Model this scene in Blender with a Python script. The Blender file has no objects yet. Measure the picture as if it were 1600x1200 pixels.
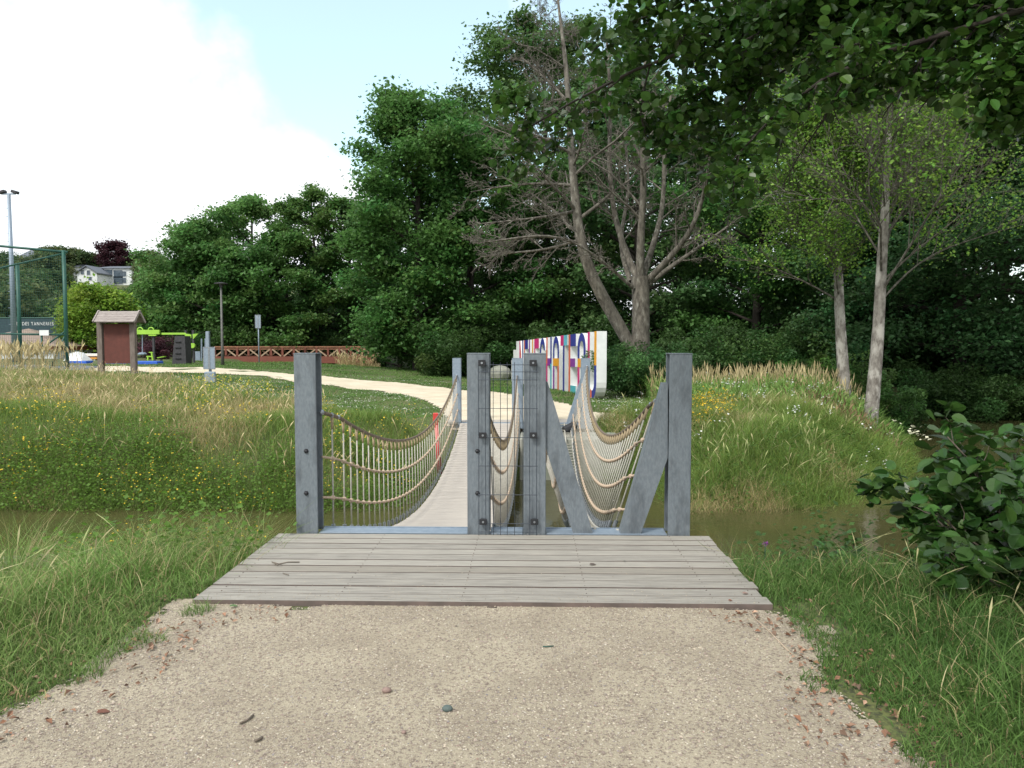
import bpy, math, random
import numpy as np
from mathutils import Vector, Matrix
D = bpy.data; S = bpy.context.scene; COL = S.collection
R = math.radians; PI = math.pi
# ------------------------------------------------------------------ camera
EYE = 1.6; FPX = 1180.0; PITCH = math.atan(67/1180.0); YAW = math.atan(28/1180.0)
cd = D.cameras.new('camera'); cam = D.objects.new('camera', cd); COL.objects.link(cam)
cd.sensor_width = 36; cd.lens = 36*FPX/1600; cd.clip_start = 0.05; cd.clip_end = 3000
cam.location = (0, 0, EYE); cam.rotation_euler = (PI/2-PITCH, 0, YAW)
S.camera = cam
# ------------------------------------------------------------------ light
S.view_settings.view_transform = 'Standard'; S.view_settings.look = 'None'
S.view_settings.gamma = 1; S.view_settings.use_curve_mapping = False
S.view_settings.exposure = 0.47
SUN_EL, SUN_AZ = R(48), R(215)      # azimuth clockwise from +Y (light comes from behind, left)
sd_ = D.lights.new('sun', 'SUN'); sun = D.objects.new('sun', sd_); COL.objects.link(sun)
sd_.energy = 2.4; sd_.angle = R(12); sd_.color = (1, .96, .88)
dv = Vector((math.sin(SUN_AZ)*math.cos(SUN_EL), math.cos(SUN_AZ)*math.cos(SUN_EL), math.sin(SUN_EL)))
sun.rotation_euler = dv.to_track_quat('Z', 'Y').to_euler()
W = D.worlds.new('World'); S.world = W; W.use_nodes = True
nt = W.node_tree; nt.nodes.clear()
def wn(t, **k):
    n = nt.nodes.new(t)
    for a, b in k.items(): setattr(n, a, b)
    return n
sky = wn('ShaderNodeTexSky', sky_type='NISHITA', sun_disc=False, sun_elevation=SUN_EL, sun_rotation=SUN_AZ)
tc = wn('ShaderNodeTexCoord')
nz = wn('ShaderNodeTexNoise'); nz.inputs['Scale'].default_value = 3.2; nz.inputs['Detail'].default_value = 7; nz.inputs['Roughness'].default_value = .55
nt.links.new(tc.outputs['Generated'], nz.inputs['Vector'])
def px_dir(px, py):
    v = Vector(((px-800)/FPX, -(py-600)/FPX, -1)).normalized()
    return cam.rotation_euler.to_matrix() @ v
hole = None
for (px, py, rad) in ((600, 20, .30), (720, 60, .15), (1000, -100, .35), (1500, 60, .4), (-500, -500, .5)):
    d = px_dir(px, py)
    vm = wn('ShaderNodeVectorMath', operation='DISTANCE'); vm.inputs[1].default_value = d
    nt.links.new(tc.outputs['Generated'], vm.inputs[0])
    mr = wn('ShaderNodeMath', operation='DIVIDE'); mr.inputs[1].default_value = rad
    nt.links.new(vm.outputs['Value'], mr.inputs[0])
    if hole is None: hole = mr
    else:
        mm = wn('ShaderNodeMath', operation='MINIMUM')
        nt.links.new(hole.outputs[0], mm.inputs[0]); nt.links.new(mr.outputs[0], mm.inputs[1]); hole = mm
ad = wn('ShaderNodeMath', operation='MULTIPLY_ADD'); ad.inputs[1].default_value = 2.2
nt.links.new(nz.outputs['Fac'], ad.inputs[0]); nt.links.new(hole.outputs[0], ad.inputs[2])
rmp = wn('ShaderNodeMapRange', interpolation_type='SMOOTHSTEP'); rmp.inputs['From Min'].default_value = 1.65; rmp.inputs['From Max'].default_value = 2.05
nt.links.new(ad.outputs[0], rmp.inputs['Value'])
mx = wn('ShaderNodeMix', data_type='RGBA'); mx.inputs[7].default_value = (9.6, 9.9, 10.2, 1)
skm = wn('ShaderNodeMix', data_type='RGBA', blend_type='MULTIPLY'); skm.inputs[0].default_value = 1; skm.inputs[7].default_value = (2.3, 2.7, 2.2, 1)
nt.links.new(sky.outputs[0], skm.inputs[6])
veil = wn('ShaderNodeMix', data_type='RGBA'); veil.inputs[0].default_value = .38; veil.inputs[7].default_value = (8, 8.6, 9, 1)
nt.links.new(skm.outputs[2], veil.inputs[6])
nt.links.new(rmp.outputs[0], mx.inputs[0]); nt.links.new(veil.outputs[2], mx.inputs[6])
bg = wn('ShaderNodeBackground'); bg.inputs['Strength'].default_value = .1
ow = wn('ShaderNodeOutputWorld')
nt.links.new(mx.outputs[2], bg.inputs[0]); nt.links.new(bg.outputs[0], ow.inputs[0])
S.cycles.max_bounces = 6; S.cycles.transparent_max_bounces = 6

# ------------------------------------------------------------------ maths helpers
CR = np.array(cam.rotation_euler.to_matrix())
def ray(px, py):
    v = CR @ np.array([(px-800)/FPX, -(py-600)/FPX, -1.0]); return v
def P(px, py, Y):                     # world point on the sight line at distance Y
    v = ray(px, py); return Vector((v[0]*Y/v[1], Y, EYE+v[2]*Y/v[1]))
def G(px, py, z=None):                # world point on the ground (or on height z)
    v = ray(px, py)
    zz = -.1 if z is None else z
    for _ in range(30):
        t = (zz-EYE)/v[2]
        if z is not None: break
        zz = zz*.4+.6*float(hgt(np.array([v[0]*t]), np.array([v[1]*t]))[0])
    return Vector((v[0]*t, v[1]*t, zz))
def proj(x, y, z):
    p = CR.T @ np.array([x, y, z-EYE]); return 800+FPX*p[0]/-p[2], 600-FPX*p[1]/-p[2]
def smooth(t): t = np.clip(t, 0, 1); return t*t*(3-2*t)
def vnoise(x, y, sc, seed=0):
    rg = np.random.default_rng(seed+11); T = rg.random((64, 64))
    u = x/sc; v = y/sc; i = np.floor(u).astype(int); j = np.floor(v).astype(int)
    fu = smooth(u-i); fv = smooth(v-j)
    a = T[i % 64, j % 64]; b = T[(i+1) % 64, j % 64]; c = T[i % 64, (j+1) % 64]; d = T[(i+1) % 64, (j+1) % 64]
    return (a*(1-fu)+b*fu)*(1-fv)+(c*(1-fu)+d*fu)*fv
WATER_Z = -1.4
WPOLY = np.array([(-90, 8.2), (-12, 8.4), (-6, 8.7), (-2.6, 8.3), (-2.2, 7.2), (1.8, 7.2), (2.6, 8.2), (5, 8.6), (8, 9.3), (14, 10.5), (30, 12), (90, 14),
    (90, 30), (34, 29), (22, 29.5), (15.5, 31), (13.6, 28), (11.2, 22), (8.9, 17), (7.2, 14.4), (5.4, 13.3), (2.5, 12.9), (2.2, 15.6), (-2.1, 15.6), (-2.3, 13.2), (-5, 12.8), (-12, 12.7), (-90, 12)], float)
DITCH = np.array([(-22, 52), (-9, 50), (-4, 54), (-4, 60), (-9, 66), (-22, 66)], float)
def inpoly(x, y, poly):
    ins = np.zeros(x.shape, bool); n = len(poly)
    for k in range(n):
        x0, y0 = poly[k]; x1, y1 = poly[(k+1) % n]
        c = ((y0 > y) != (y1 > y))
        with np.errstate(divide='ignore', invalid='ignore'):
            xi = (x1-x0)*(y-y0)/(y1-y0+1e-12)+x0
        ins ^= c & (x < xi)
    return ins
def sdist(x, y, poly):                # >0 outside the polygon
    d = np.full(x.shape, 1e9); n = len(poly)
    for k in range(n):
        a = poly[k]; b = poly[(k+1) % n]; ab = b-a
        t = np.clip(((x-a[0])*ab[0]+(y-a[1])*ab[1])/(ab@ab), 0, 1)
        d = np.minimum(d, np.hypot(x-a[0]-t*ab[0], y-a[1]-t*ab[1]))
    return np.where(inpoly(x, y, poly), -d, d)
def hgt(x, y):
    x = np.asarray(x, float); y = np.asarray(y, float)
    sd = sdist(x, y, WPOLY)
    near = y < 10.6+np.maximum(0, (x-8)*.4); slope_w = 2.4+2.0*smooth((-x-2.6)/1.5)+1.3*smooth((x-2.0)/1.5)
    topf = -.3+.5*smooth((-x-3)/14)-.38*smooth((y-25)/17)*(1-smooth(-x/8))+.08*smooth((x-5)/6)*smooth((y-19)/6)
    top = np.where(near, -.036, topf)
    w = np.where(near, slope_w, 3.0)
    t = np.clip((sd+.8)/(w+.8), 0, 1)
    h = -1.95+(top+1.95)*smooth(t)
    s2 = sdist(x, y, DITCH); h = h-1.3*(1-smooth((s2+2)/4))
    h = h+18.5*smooth((y-75)/150)*smooth((-x-14)/60)
    bump = (vnoise(x, y, 1.3, 1)-.5)*.10+(vnoise(x, y, .5, 2)-.5)*.04
    flat = (np.abs(x) < 3.3) & (y < 6.4) & (y > -8)
    return h+np.where(flat, 0, bump*smooth((sd)/1.0))

# ------------------------------------------------------------------ mesh helpers
ORG = {}
def tag(o, label=None, cat=None, group=None, kind=None):
    if label: o['label'] = label
    if cat: o['category'] = cat
    if group: o['group'] = group
    if kind: o['kind'] = kind
    return o
def thing(name, loc, label, cat, group=None):
    o = D.objects.new(name, None); COL.objects.link(o); o.location = loc; ORG[o.name] = Vector(loc)
    o.empty_display_size = .1
    return tag(o, label, cat, group)
def link(me, name, parent, org):
    o = D.objects.new(name, me); COL.objects.link(o)
    if parent is not None: o.parent = parent
    else: o.location = org
    ORG[o.name] = Vector(org)
    return o
def np_mesh(name, V, F, tot, mats, parent=None, org=None, col=None, smooth_=False, mi=None):
    if parent is not None: org = ORG[parent.name]
    if org is None: org = Vector((float(V[:, 0].mean()), float(V[:, 1].mean()), float(V[:, 2].min())))
    me = D.meshes.new(name); V = np.asarray(V, np.float32)-np.array(org, np.float32)
    F = np.asarray(F, np.int32).ravel(); tot = np.asarray(tot, np.int32)
    me.vertices.add(len(V)); me.vertices.foreach_set('co', V.ravel())
    me.loops.add(len(F)); me.loops.foreach_set('vertex_index', F)
    me.polygons.add(len(tot)); me.polygons.foreach_set('loop_start', np.concatenate([[0], np.cumsum(tot)[:-1]]).astype(np.int32))
    me.polygons.foreach_set('loop_total', tot)
    if not isinstance(mats, (list, tuple)): mats = [mats]
    for m in mats: me.materials.append(m)
    if mi is not None: me.polygons.foreach_set('material_index', np.asarray(mi, np.int32))
    me.polygons.foreach_set('use_smooth', np.full(len(tot), bool(smooth_)))
    if col is not None:
        at = me.color_attributes.new('col', 'FLOAT_COLOR', 'POINT')
        c = np.ones((len(V), 4), np.float32); c[:, :3] = col; at.data.foreach_set('color', c.ravel())
    me.update(calc_edges=True)
    return link(me, name, parent, org)
class MB:
    def __init__(s): s.v = []; s.f = []; s.m = []
    def add(s, vs, fs, m=0):
        b = len(s.v); s.v += [tuple(v) for v in vs]; s.f += [tuple(b+i for i in f) for f in fs]; s.m += [m]*len(fs); return s
    def box(s, c, d, rz=0, m=0, M=None, bev=0):
        hx, hy, hz = d[0]/2, d[1]/2, d[2]/2
        if M is None: M = Matrix.Rotation(rz, 3, 'Z')
        c = Vector(c)
        if bev > 0:
            pr = [(-hx+bev, -hy), (hx-bev, -hy), (hx, -hy+bev), (hx, hy-bev), (hx-bev, hy), (-hx+bev, hy), (-hx, hy-bev), (-hx, -hy+bev)]
            i_ = [(max(-hx+bev, min(hx-bev, a)), max(-hy+bev, min(hy-bev, b))) for a, b in pr]
            n = 8; vs = []
            for (q, z) in ((i_, -hz), (pr, -hz+bev), (pr, hz-bev), (i_, hz)):
                vs += [c+M@Vector((a, b, z)) for a, b in q]
            fs = [tuple(range(7, -1, -1)), tuple(range(24, 32))]
            for l in range(3):
                for k in range(n): fs.append((l*n+k, l*n+(k+1) % n, (l+1)*n+(k+1) % n, (l+1)*n+k))
            return s.add(vs, fs, m)
        vs = [c+M@Vector((x, y, z)) for z in (-hz, hz) for x, y in ((-hx, -hy), (hx, -hy), (hx, hy), (-hx, hy))]
        return s.add(vs, [(3, 2, 1, 0), (4, 5, 6, 7), (0, 1, 5, 4), (1, 2, 6, 5), (2, 3, 7, 6), (3, 0, 4, 7)], m)
    def bar(s, a, b, w, h, m=0, bev=0):    # rectangular bar from a to b
        a = Vector(a); b = Vector(b); d = (b-a); L = d.length; y = d.normalized()
        up = Vector((0, 0, 1)) if abs(y.z) < .95 else Vector((0, 1, 0))
        x = y.cross(up).normalized(); z = x.cross(y)
        M = Matrix((x, y, z)).transposed()
        return s.box((a+b)/2, (w, L, h), m=m, M=M, bev=bev)
    def tube(s, pts, r, n=8, m=0, cap=True):
        pts = [Vector(p) for p in pts]; k = len(pts); rs = r if hasattr(r, '__len__') else [r]*k
        d0 = (pts[1]-pts[0]).normalized(); ref = Vector((0, 0, 1)) if abs(d0.z) < .9 else Vector((1, 0, 0))
        u = d0.cross(ref).normalized(); vs = []
        for i, p in enumerate(pts):
            d = (pts[min(i+1, k-1)]-pts[max(i-1, 0)]).normalized()
            u = (u-d*u.dot(d)).normalized(); w = d.cross(u)
            for j in range(n):
                a = 2*PI*j/n; vs.append(p+(u*math.cos(a)+w*math.sin(a))*rs[i])
        fs = []
        for i in range(k-1):
            for j in range(n): fs.append((i*n+j, i*n+(j+1) % n, (i+1)*n+(j+1) % n, (i+1)*n+j))
        if cap: fs += [tuple(range(n-1, -1, -1)), tuple((k-1)*n+j for j in range(n))]
        return s.add(vs, fs, m)
    def ball(s, c, r, m=0, sq=(1, 1, 1), n=8, k=5):
        c = Vector(c); vs = [c+Vector((0, 0, -r*sq[2]))]
        for i in range(1, k):
            t = PI*i/k
            for j in range(n): a = 2*PI*j/n; vs.append(c+Vector((math.sin(t)*math.cos(a)*r*sq[0], math.sin(t)*math.sin(a)*r*sq[1], -math.cos(t)*r*sq[2])))
        vs.append(c+Vector((0, 0, r*sq[2]))); fs = []
        for j in range(n): fs.append((0, 1+(j+1) % n, 1+j)); fs.append((len(vs)-1, len(vs)-1-n+j, len(vs)-1-n+(j+1) % n))
        for i in range(k-2):
            for j in range(n): a = 1+i*n; fs.append((a+j, a+(j+1) % n, a+n+(j+1) % n, a+n+j))
        return s.add(vs, fs, m)
    def prism(s, poly, M, t, m=0):         # polygon (a,b) in local xz, extruded 0..t along local y, M 4x4
        n = len(poly); vs = [M@Vector((a, 0, b)) for a, b in poly]+[M@Vector((a, t, b)) for a, b in poly]
        fs = [tuple(range(n)), tuple(range(2*n-1, n-1, -1))]+[((k+1) % n, k, n+k, n+(k+1) % n) for k in range(n)]
        return s.add(vs, fs, m)
    def build(s, name, mats, parent=None, org=None, smooth_=False):
        V = np.array([tuple(v) for v in s.v]); F = [i for f in s.f for i in f]
        return np_mesh(name, V, F, [len(f) for f in s.f], mats, parent, org, None, smooth_, s.m)
def tubes(paths, n=5):                     # many tapered tubes as arrays
    Vs = []; Fs = []; b = 0
    ang = np.arange(n)*2*np.pi/n; ca = np.cos(ang)[:, None]; sa = np.sin(ang)[:, None]
    for pts, rs in paths:
        pts = np.asarray(pts, float); k = len(pts)
        d = np.gradient(pts, axis=0); d /= np.linalg.norm(d, axis=1)[:, None]+1e-9
        ref = np.array([.31, .95, .05]) if abs(d[0][2]) > .5 else np.array([.1, .1, 1.])
        u = np.cross(d, ref); u /= np.linalg.norm(u, axis=1)[:, None]+1e-9; w = np.cross(d, u)
        for i in range(k): Vs.append(pts[i]+(ca*u[i]+sa*w[i])*rs[i])
        j = np.arange(n); jn = (j+1) % n
        for i in range(k-1): Fs.append(np.stack([b+i*n+j, b+i*n+jn, b+(i+1)*n+jn, b+(i+1)*n+j], 1))
        b += k*n
    V = np.concatenate(Vs); F = np.concatenate(Fs); return V, F, np.full(len(F), 4)
RG = np.random.default_rng(7)
def leaf_arrays(C, size, N, cols, asp=.6, fold=.25):
    n = len(C); r = RG.normal(size=(n, 3)); u = np.cross(N, r); u /= np.linalg.norm(u, axis=1)[:, None]+1e-9; v = np.cross(N, u)
    s = size[:, None]; V = np.empty((n, 4, 3))
    V[:, 0] = C-u*s*.5; V[:, 2] = C+u*s*.5; V[:, 1] = C+v*s*.5*asp+N*s*fold*.5; V[:, 3] = C-v*s*.5*asp+N*s*fold*.5
    return V.reshape(-1, 3), np.arange(4*n), np.full(n, 4), np.repeat(cols, 4, 0)
def big_leaf_arrays(C, size, N, U, cols, wid=.85):   # rounded leaf folded on its midrib, U points along the leaf
    n = len(C); u = U-N*(U*N).sum(1)[:, None]; u /= np.linalg.norm(u, axis=1)[:, None]+1e-9; v = np.cross(N, u); s = size[:, None]
    prof = [(0, 0, 0), (.12, .30, .05), (.38, .5*1.0, .09), (.7, .43, .07), (.93, .2, .0)]
    V = np.empty((n, 10, 3))
    V[:, 0] = C; V[:, 1] = C+u*s-N*s*.08
    k = 2
    for t, w, f in prof[1:]:
        for sg in (1, -1): V[:, k] = C+u*s*t+v*s*w*wid*sg+N*s*(f+.0-.08*t*t); k += 1
    b = (np.arange(n)*10)[:, None]
    L = b+np.array([0, 1, 8, 6, 4, 2]); Rr = b+np.array([0, 3, 5, 7, 9, 1])
    F = np.stack([L, Rr], 1).reshape(-1); return V.reshape(-1, 3), F, np.full(2*n, 6), np.repeat(cols, 10, 0)
def rnd_normals(n, up=.8, k=1.0):
    N = RG.normal(size=(n, 3))*k; N[:, 2] = np.abs(N[:, 2])+up; return N/np.linalg.norm(N, axis=1)[:, None]
def blades(name, pts, H, Wd, lean, c0, c1, mat, prof='blade', **tg):
    n = len(pts)
    if prof == 'blade': T = [0, .4, .75, 1]; WM = [1, .9, .55]
    else: T = [0, .5, .74, .87, 1]; WM = [.7, .6, 1.0, 3.6]
    az = RG.random(n)*2*np.pi; la = RG.random(n)*2*np.pi
    wx = np.stack([np.cos(az), np.sin(az), 0*az], 1)*(Wd/2)[:, None]; ld = np.stack([np.cos(la), np.sin(la), 0*la], 1)
    L = len(T); nv = 2*(L-1)+1; V = np.empty((n, nv, 3)); C = np.empty((n, nv, 3))
    for i, t in enumerate(T):
        c = pts+ld*(H*lean*t*t)[:, None]; c[:, 2] += H*t*(1-.45*np.minimum(lean, 1.4)*t)
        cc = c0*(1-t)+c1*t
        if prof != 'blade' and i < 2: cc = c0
        if i < L-1: V[:, 2*i] = c-wx*WM[i]; V[:, 2*i+1] = c+wx*WM[i]; C[:, 2*i] = cc; C[:, 2*i+1] = cc
        else: V[:, 2*i] = c; C[:, 2*i] = cc
    b = (np.arange(n)*nv)[:, None]
    F = [b+np.array([2*i, 2*i+1, 2*i+3, 2*i+2]) for i in range(L-2)]+[b+np.array([2*L-4, 2*L-3, 2*L-2])]
    F = np.concatenate(F, 1).ravel(); tot = np.tile([4]*(L-2)+[3], n)
    o = np_mesh(name, V.reshape(-1, 3), F, tot, mat, col=C.reshape(-1, 3)); tag(o, kind='stuff', **tg); return o

# ------------------------------------------------------------------ materials
def mat(name, color=(.5, .5, .5), rough=.7, metal=0, c2=None, scale=5, detail=4, bump=0, bscale=None, thr=(.35, .65), attr=False, trans=0, spec=.5, stretch=None, c3=None, s3=40, thr3=(.55, .7), coord='Object'):
    m = D.materials.new(name); m.use_nodes = True; t = m.node_tree; N = t.nodes; L = t.links
    b = N['Principled BSDF']; b.inputs['Roughness'].default_value = rough; b.inputs['Metallic'].default_value = metal
    b.inputs['Specular IOR Level'].default_value = spec
    co = N.new('ShaderNodeTexCoord'); vec = co.outputs[coord]
    if stretch:
        mp = N.new('ShaderNodeMapping'); mp.inputs['Scale'].default_value = stretch; L.new(vec, mp.inputs[0]); vec = mp.outputs[0]
    src = None
    def noise(sc, de=4):
        n = N.new('ShaderNodeTexNoise'); n.inputs['Scale'].default_value = sc; n.inputs['Detail'].default_value = de; n.inputs['Roughness'].default_value = .6; L.new(vec, n.inputs['Vector']); return n
    def rng_(n, a, b_):
        r = N.new('ShaderNodeMapRange'); r.inputs['From Min'].default_value = a; r.inputs['From Max'].default_value = b_; L.new(n, r.inputs['Value']); return r.outputs[0]
    if attr:
        a = N.new('ShaderNodeAttribute'); a.attribute_name = 'col'; src = a.outputs['Color']
    else:
        src_n = N.new('ShaderNodeRGB'); src_n.outputs[0].default_value = (*color, 1); src = src_n.outputs[0]
    for cc, sc, th in ((c2, scale, thr), (c3, s3, thr3)):
        if cc is not None:
            mixn = N.new('ShaderNodeMix'); mixn.data_type = 'RGBA'; L.new(rng_(noise(sc, detail).outputs['Fac'], *th), mixn.inputs[0])
            L.new(src, mixn.inputs[6]); mixn.inputs[7].default_value = (*cc, 1); src = mixn.outputs[2]
    L.new(src, b.inputs['Base Color'])
    if bump:
        bn = N.new('ShaderNodeBump'); bn.inputs['Strength'].default_value = bump; bn.inputs['Distance'].default_value = .01
        L.new(noise(bscale or scale, 5).outputs['Fac'], bn.inputs['Height']); L.new(bn.outputs[0], b.inputs['Normal'])
    if trans:
        tr = N.new('ShaderNodeBsdfTranslucent'); L.new(src, tr.inputs['Color']); ms = N.new('ShaderNodeMixShader'); ms.inputs[0].default_value = trans
        out = N['Material Output']; L.new(b.outputs[0], ms.inputs[1]); L.new(tr.outputs[0], ms.inputs[2]); L.new(ms.outputs[0], out.inputs[0])
    return m
M = {}
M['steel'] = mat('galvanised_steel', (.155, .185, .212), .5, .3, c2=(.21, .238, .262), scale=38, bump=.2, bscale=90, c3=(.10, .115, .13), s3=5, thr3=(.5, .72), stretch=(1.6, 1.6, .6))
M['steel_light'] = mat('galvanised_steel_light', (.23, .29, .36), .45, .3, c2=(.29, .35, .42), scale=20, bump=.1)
M['boards'] = mat('weathered_boards', (.335, .315, .275), .8, c2=(.235, .22, .195), scale=3, stretch=(1, 14, 14), bump=.5, bscale=9, c3=(.14, .125, .11), s3=4, thr3=(.54, .75))
M['boards2'] = mat('weathered_boards_pale', (.37, .345, .30), .8, c2=(.27, .255, .225), scale=4, stretch=(1, 14, 14), bump=.4, bscale=9, c3=(.17, .15, .13), s3=6, thr3=(.6, .8))
M['boards3'] = mat('weathered_boards_brown', (.29, .262, .22), .8, c2=(.22, .205, .175), scale=5, stretch=(1, 14, 14), bump=.4, bscale=9, c3=(.14, .125, .11), s3=4, thr3=(.58, .8))
M['board_edge'] = mat('board_edge', (.16, .12, .105), .8, c2=(.10, .08, .07), scale=8)
M['walkboards'] = mat('walkway_boards', (.47, .43, .38), .8, c2=(.37, .335, .30), scale=3, stretch=(1, 10, 10), bump=.3)
M['rope'] = mat('hemp_rope', (.56, .45, .34), .9, c2=(.42, .31, .22), scale=60, bump=.6, bscale=120)
M['ropegrey'] = mat('grey_rope', (.52, .50, .44), .9, c2=(.40, .38, .33), scale=60, bump=.5, bscale=120)
M['cable'] = mat('dark_cable', (.10, .075, .06), .6, c2=(.2, .15, .1), scale=40, bump=.4)
M['sleeve'] = mat('rope_sleeve', (.40, .32, .20), .9, c2=(.30, .23, .14), scale=60)
M['shackle'] = mat('shackle_steel', (.42, .45, .48), .35, .8, c2=(.25, .27, .3), scale=30)
M['black'] = mat('black_metal', (.018, .02, .024), .5, .2, c2=(.03, .03, .035), scale=20)
M['wire'] = mat('dark_wire', (.035, .045, .06), .45, .5, c2=(.06, .07, .09), scale=40)
M['concrete'] = mat('concrete', (.34, .34, .30), .9, c2=(.24, .26, .21), scale=2.5, bump=.3, bscale=20, c3=(.16, .19, .12), s3=1.2, thr3=(.55, .75))
M['bark'] = mat('grey_bark', (.165, .15, .125), .95, c2=(.06, .053, .043), scale=9, stretch=(1, 1, .4), bump=1, bscale=18, c3=(.26, .25, .215), s3=8)
M['bark_dark'] = mat('dark_bark', (.05, .042, .034), .95, c2=(.025, .02, .017), scale=8, stretch=(1, 1, .3), bump=.8)
M['bark_pale'] = mat('pale_bark', (.30, .28, .25), .95, c2=(.12, .105, .09), scale=9, stretch=(1, 1, .5), bump=1, bscale=16, c3=(.42, .40, .36), s3=4, thr3=(.5, .62))
M['leaf'] = mat('leaves', rough=.5, attr=True, trans=.5, spec=.35)
M['leaf_near'] = mat('broad_leaves', rough=.38, attr=True, trans=.35, spec=.5, c2=(.03, .06, .012), scale=30, thr=(.55, .9))
M['grass'] = mat('grass_blades', rough=.6, attr=True, trans=.28, spec=.25)
M['flower'] = mat('petals', rough=.6, attr=True, trans=.3)
M['pebble'] = mat('pebbles', rough=.85, attr=True)
M['white'] = mat('white_paint', (.76, .78, .78), .5, c2=(.66, .69, .69), scale=3, detail=6)
M['woodred'] = mat('red_brown_wood', (.21, .065, .04), .75, c2=(.14, .045, .03), scale=5, stretch=(1, 1, 8), bump=.2)
M['woodrail'] = mat('brown_wood', (.33, .16, .09), .8, c2=(.22, .10, .06), scale=5, bump=.2)
M['woodbeige'] = mat('pale_wood', (.42, .31, .21), .8, c2=(.30, .21, .14), scale=6)
M['kiosk_post'] = mat('kiosk_posts', (.20, .165, .145), .85, c2=(.12, .095, .08), scale=6, stretch=(3, 3, .5), bump=.4)
M['kiosk_roof'] = mat('grey_shingles', (.36, .32, .30), .85, c2=(.23, .20, .19), scale=5, stretch=(1, 5, 5), bump=.3)
M['lamp_grey'] = mat('weathered_grey_metal', (.15, .15, .14), .6, .2, c2=(.1, .1, .1), scale=6)
M['green_metal'] = mat('green_metal', (.012, .07, .055), .5, .1, c2=(.02, .10, .075), scale=8)
M['kiosk_red'] = mat('dark_red_panel', (.13, .038, .028), .75, c2=(.10, .03, .022), scale=5, bump=.2)
M['lime'] = mat('lime_paint', (.33, .60, .06), .45, c2=(.27, .5, .05), scale=3)
M['darkgrey'] = mat('charcoal', (.03, .03, .035), .7, c2=(.05, .05, .055), scale=6)
M['navyfab'] = mat('dark_banner_cloth', (.022, .045, .06), .8, c2=(.03, .06, .075), scale=5)
M['tile'] = mat('clay_tiles', (.30, .22, .18), .85, c2=(.20, .15, .12), scale=12, bump=.5, bscale=25)
M['slate'] = mat('slate_roof', (.13, .15, .18), .7, c2=(.09, .10, .12), scale=10, bump=.3)
M['brickred'] = mat('red_fascia', (.38, .13, .07), .8, c2=(.3, .1, .06), scale=8)
M['render'] = mat('white_render', (.72, .74, .74), .9, c2=(.62, .65, .66), scale=2)
M['glass'] = mat('window_glass', (.05, .07, .09), .12, 0, c2=(.09, .12, .15), scale=2)
M['blue'] = mat('blue_plastic', (.02, .09, .42), .5, c2=(.03, .12, .5), scale=4)
M['orange'] = mat('orange_plastic', (.75, .33, .05), .6, c2=(.65, .28, .05), scale=4)
M['red'] = mat('red_plastic', (.62, .05, .045), .5, c2=(.5, .05, .04), scale=12)
M['twig'] = mat('dry_twig', (.10, .08, .06), .9, c2=(.18, .15, .12), scale=30)
for nm, c in dict(navy=(.02, .03, .24), magenta=(.52, .02, .16), vermilion=(.60, .12, .06), ochre=(.66, .30, .02), violet=(.19, .03, .26), teal=(.06, .36, .42), sky=(.12, .48, .60)).items():
    M[nm] = mat('paint_'+nm, c, .45, c2=tuple(k*.88 for k in c), scale=4)
# ground materials
M['soil'] = mat('turf_ground', (.085, .125, .030), .95, c2=(.14, .15, .05), scale=.35, bump=.8, bscale=45, c3=(.05, .055, .025), s3=28, thr3=(.42, .62))
M['gravel'] = mat('gravel_surface', (.44, .385, .285), .95, c2=(.34, .292, .215), scale=2.2, detail=9, thr=(.38, .62), bump=1, bscale=110, c3=(.21, .165, .13), s3=62, thr3=(.50, .62), coord='Object')
M['pathfar'] = mat('pale_gravel', (.62, .55, .42), .95, c2=(.52, .45, .33), scale=1.2, bump=.4, bscale=40, c3=(.40, .33, .24), s3=14, thr3=(.6, .75))
M['court'] = mat('grey_asphalt', (.16, .18, .21), .9, c2=(.12, .14, .165), scale=2, bump=.2)
def water_mat():
    m = D.materials.new('murky_water'); m.use_nodes = True; N = m.node_tree.nodes; L = m.node_tree.links; b = N['Principled BSDF']
    b.inputs['Base Color'].default_value = (.032, .026, .012, 1); b.inputs['Roughness'].default_value = .06; b.inputs['IOR'].default_value = 1.33
    n = N.new('ShaderNodeTexNoise'); n.inputs['Scale'].default_value = 2.2; n.inputs['Detail'].default_value = 5
    c = N.new('ShaderNodeTexCoord'); L.new(c.outputs['Object'], n.inputs['Vector'])
    bp = N.new('ShaderNodeBump'); bp.inputs['Strength'].default_value = .10; bp.inputs['Distance'].default_value = .1
    L.new(n.outputs['Fac'], bp.inputs['Height']); L.new(bp.outputs[0], b.inputs['Normal'])
    n2 = N.new('ShaderNodeTexNoise'); n2.inputs['Scale'].default_value = .8; n2.inputs['Detail'].default_value = 6; L.new(c.outputs['Object'], n2.inputs['Vector'])
    mx_ = N.new('ShaderNodeMix'); mx_.data_type = 'RGBA'; mx_.inputs[6].default_value = (.085, .072, .028, 1); mx_.inputs[7].default_value = (.045, .052, .022, 1)
    L.new(n2.outputs['Fac'], mx_.inputs[0]); L.new(mx_.outputs[2], b.inputs['Base Color'])
    return m
M['water'] = water_mat()

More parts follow.
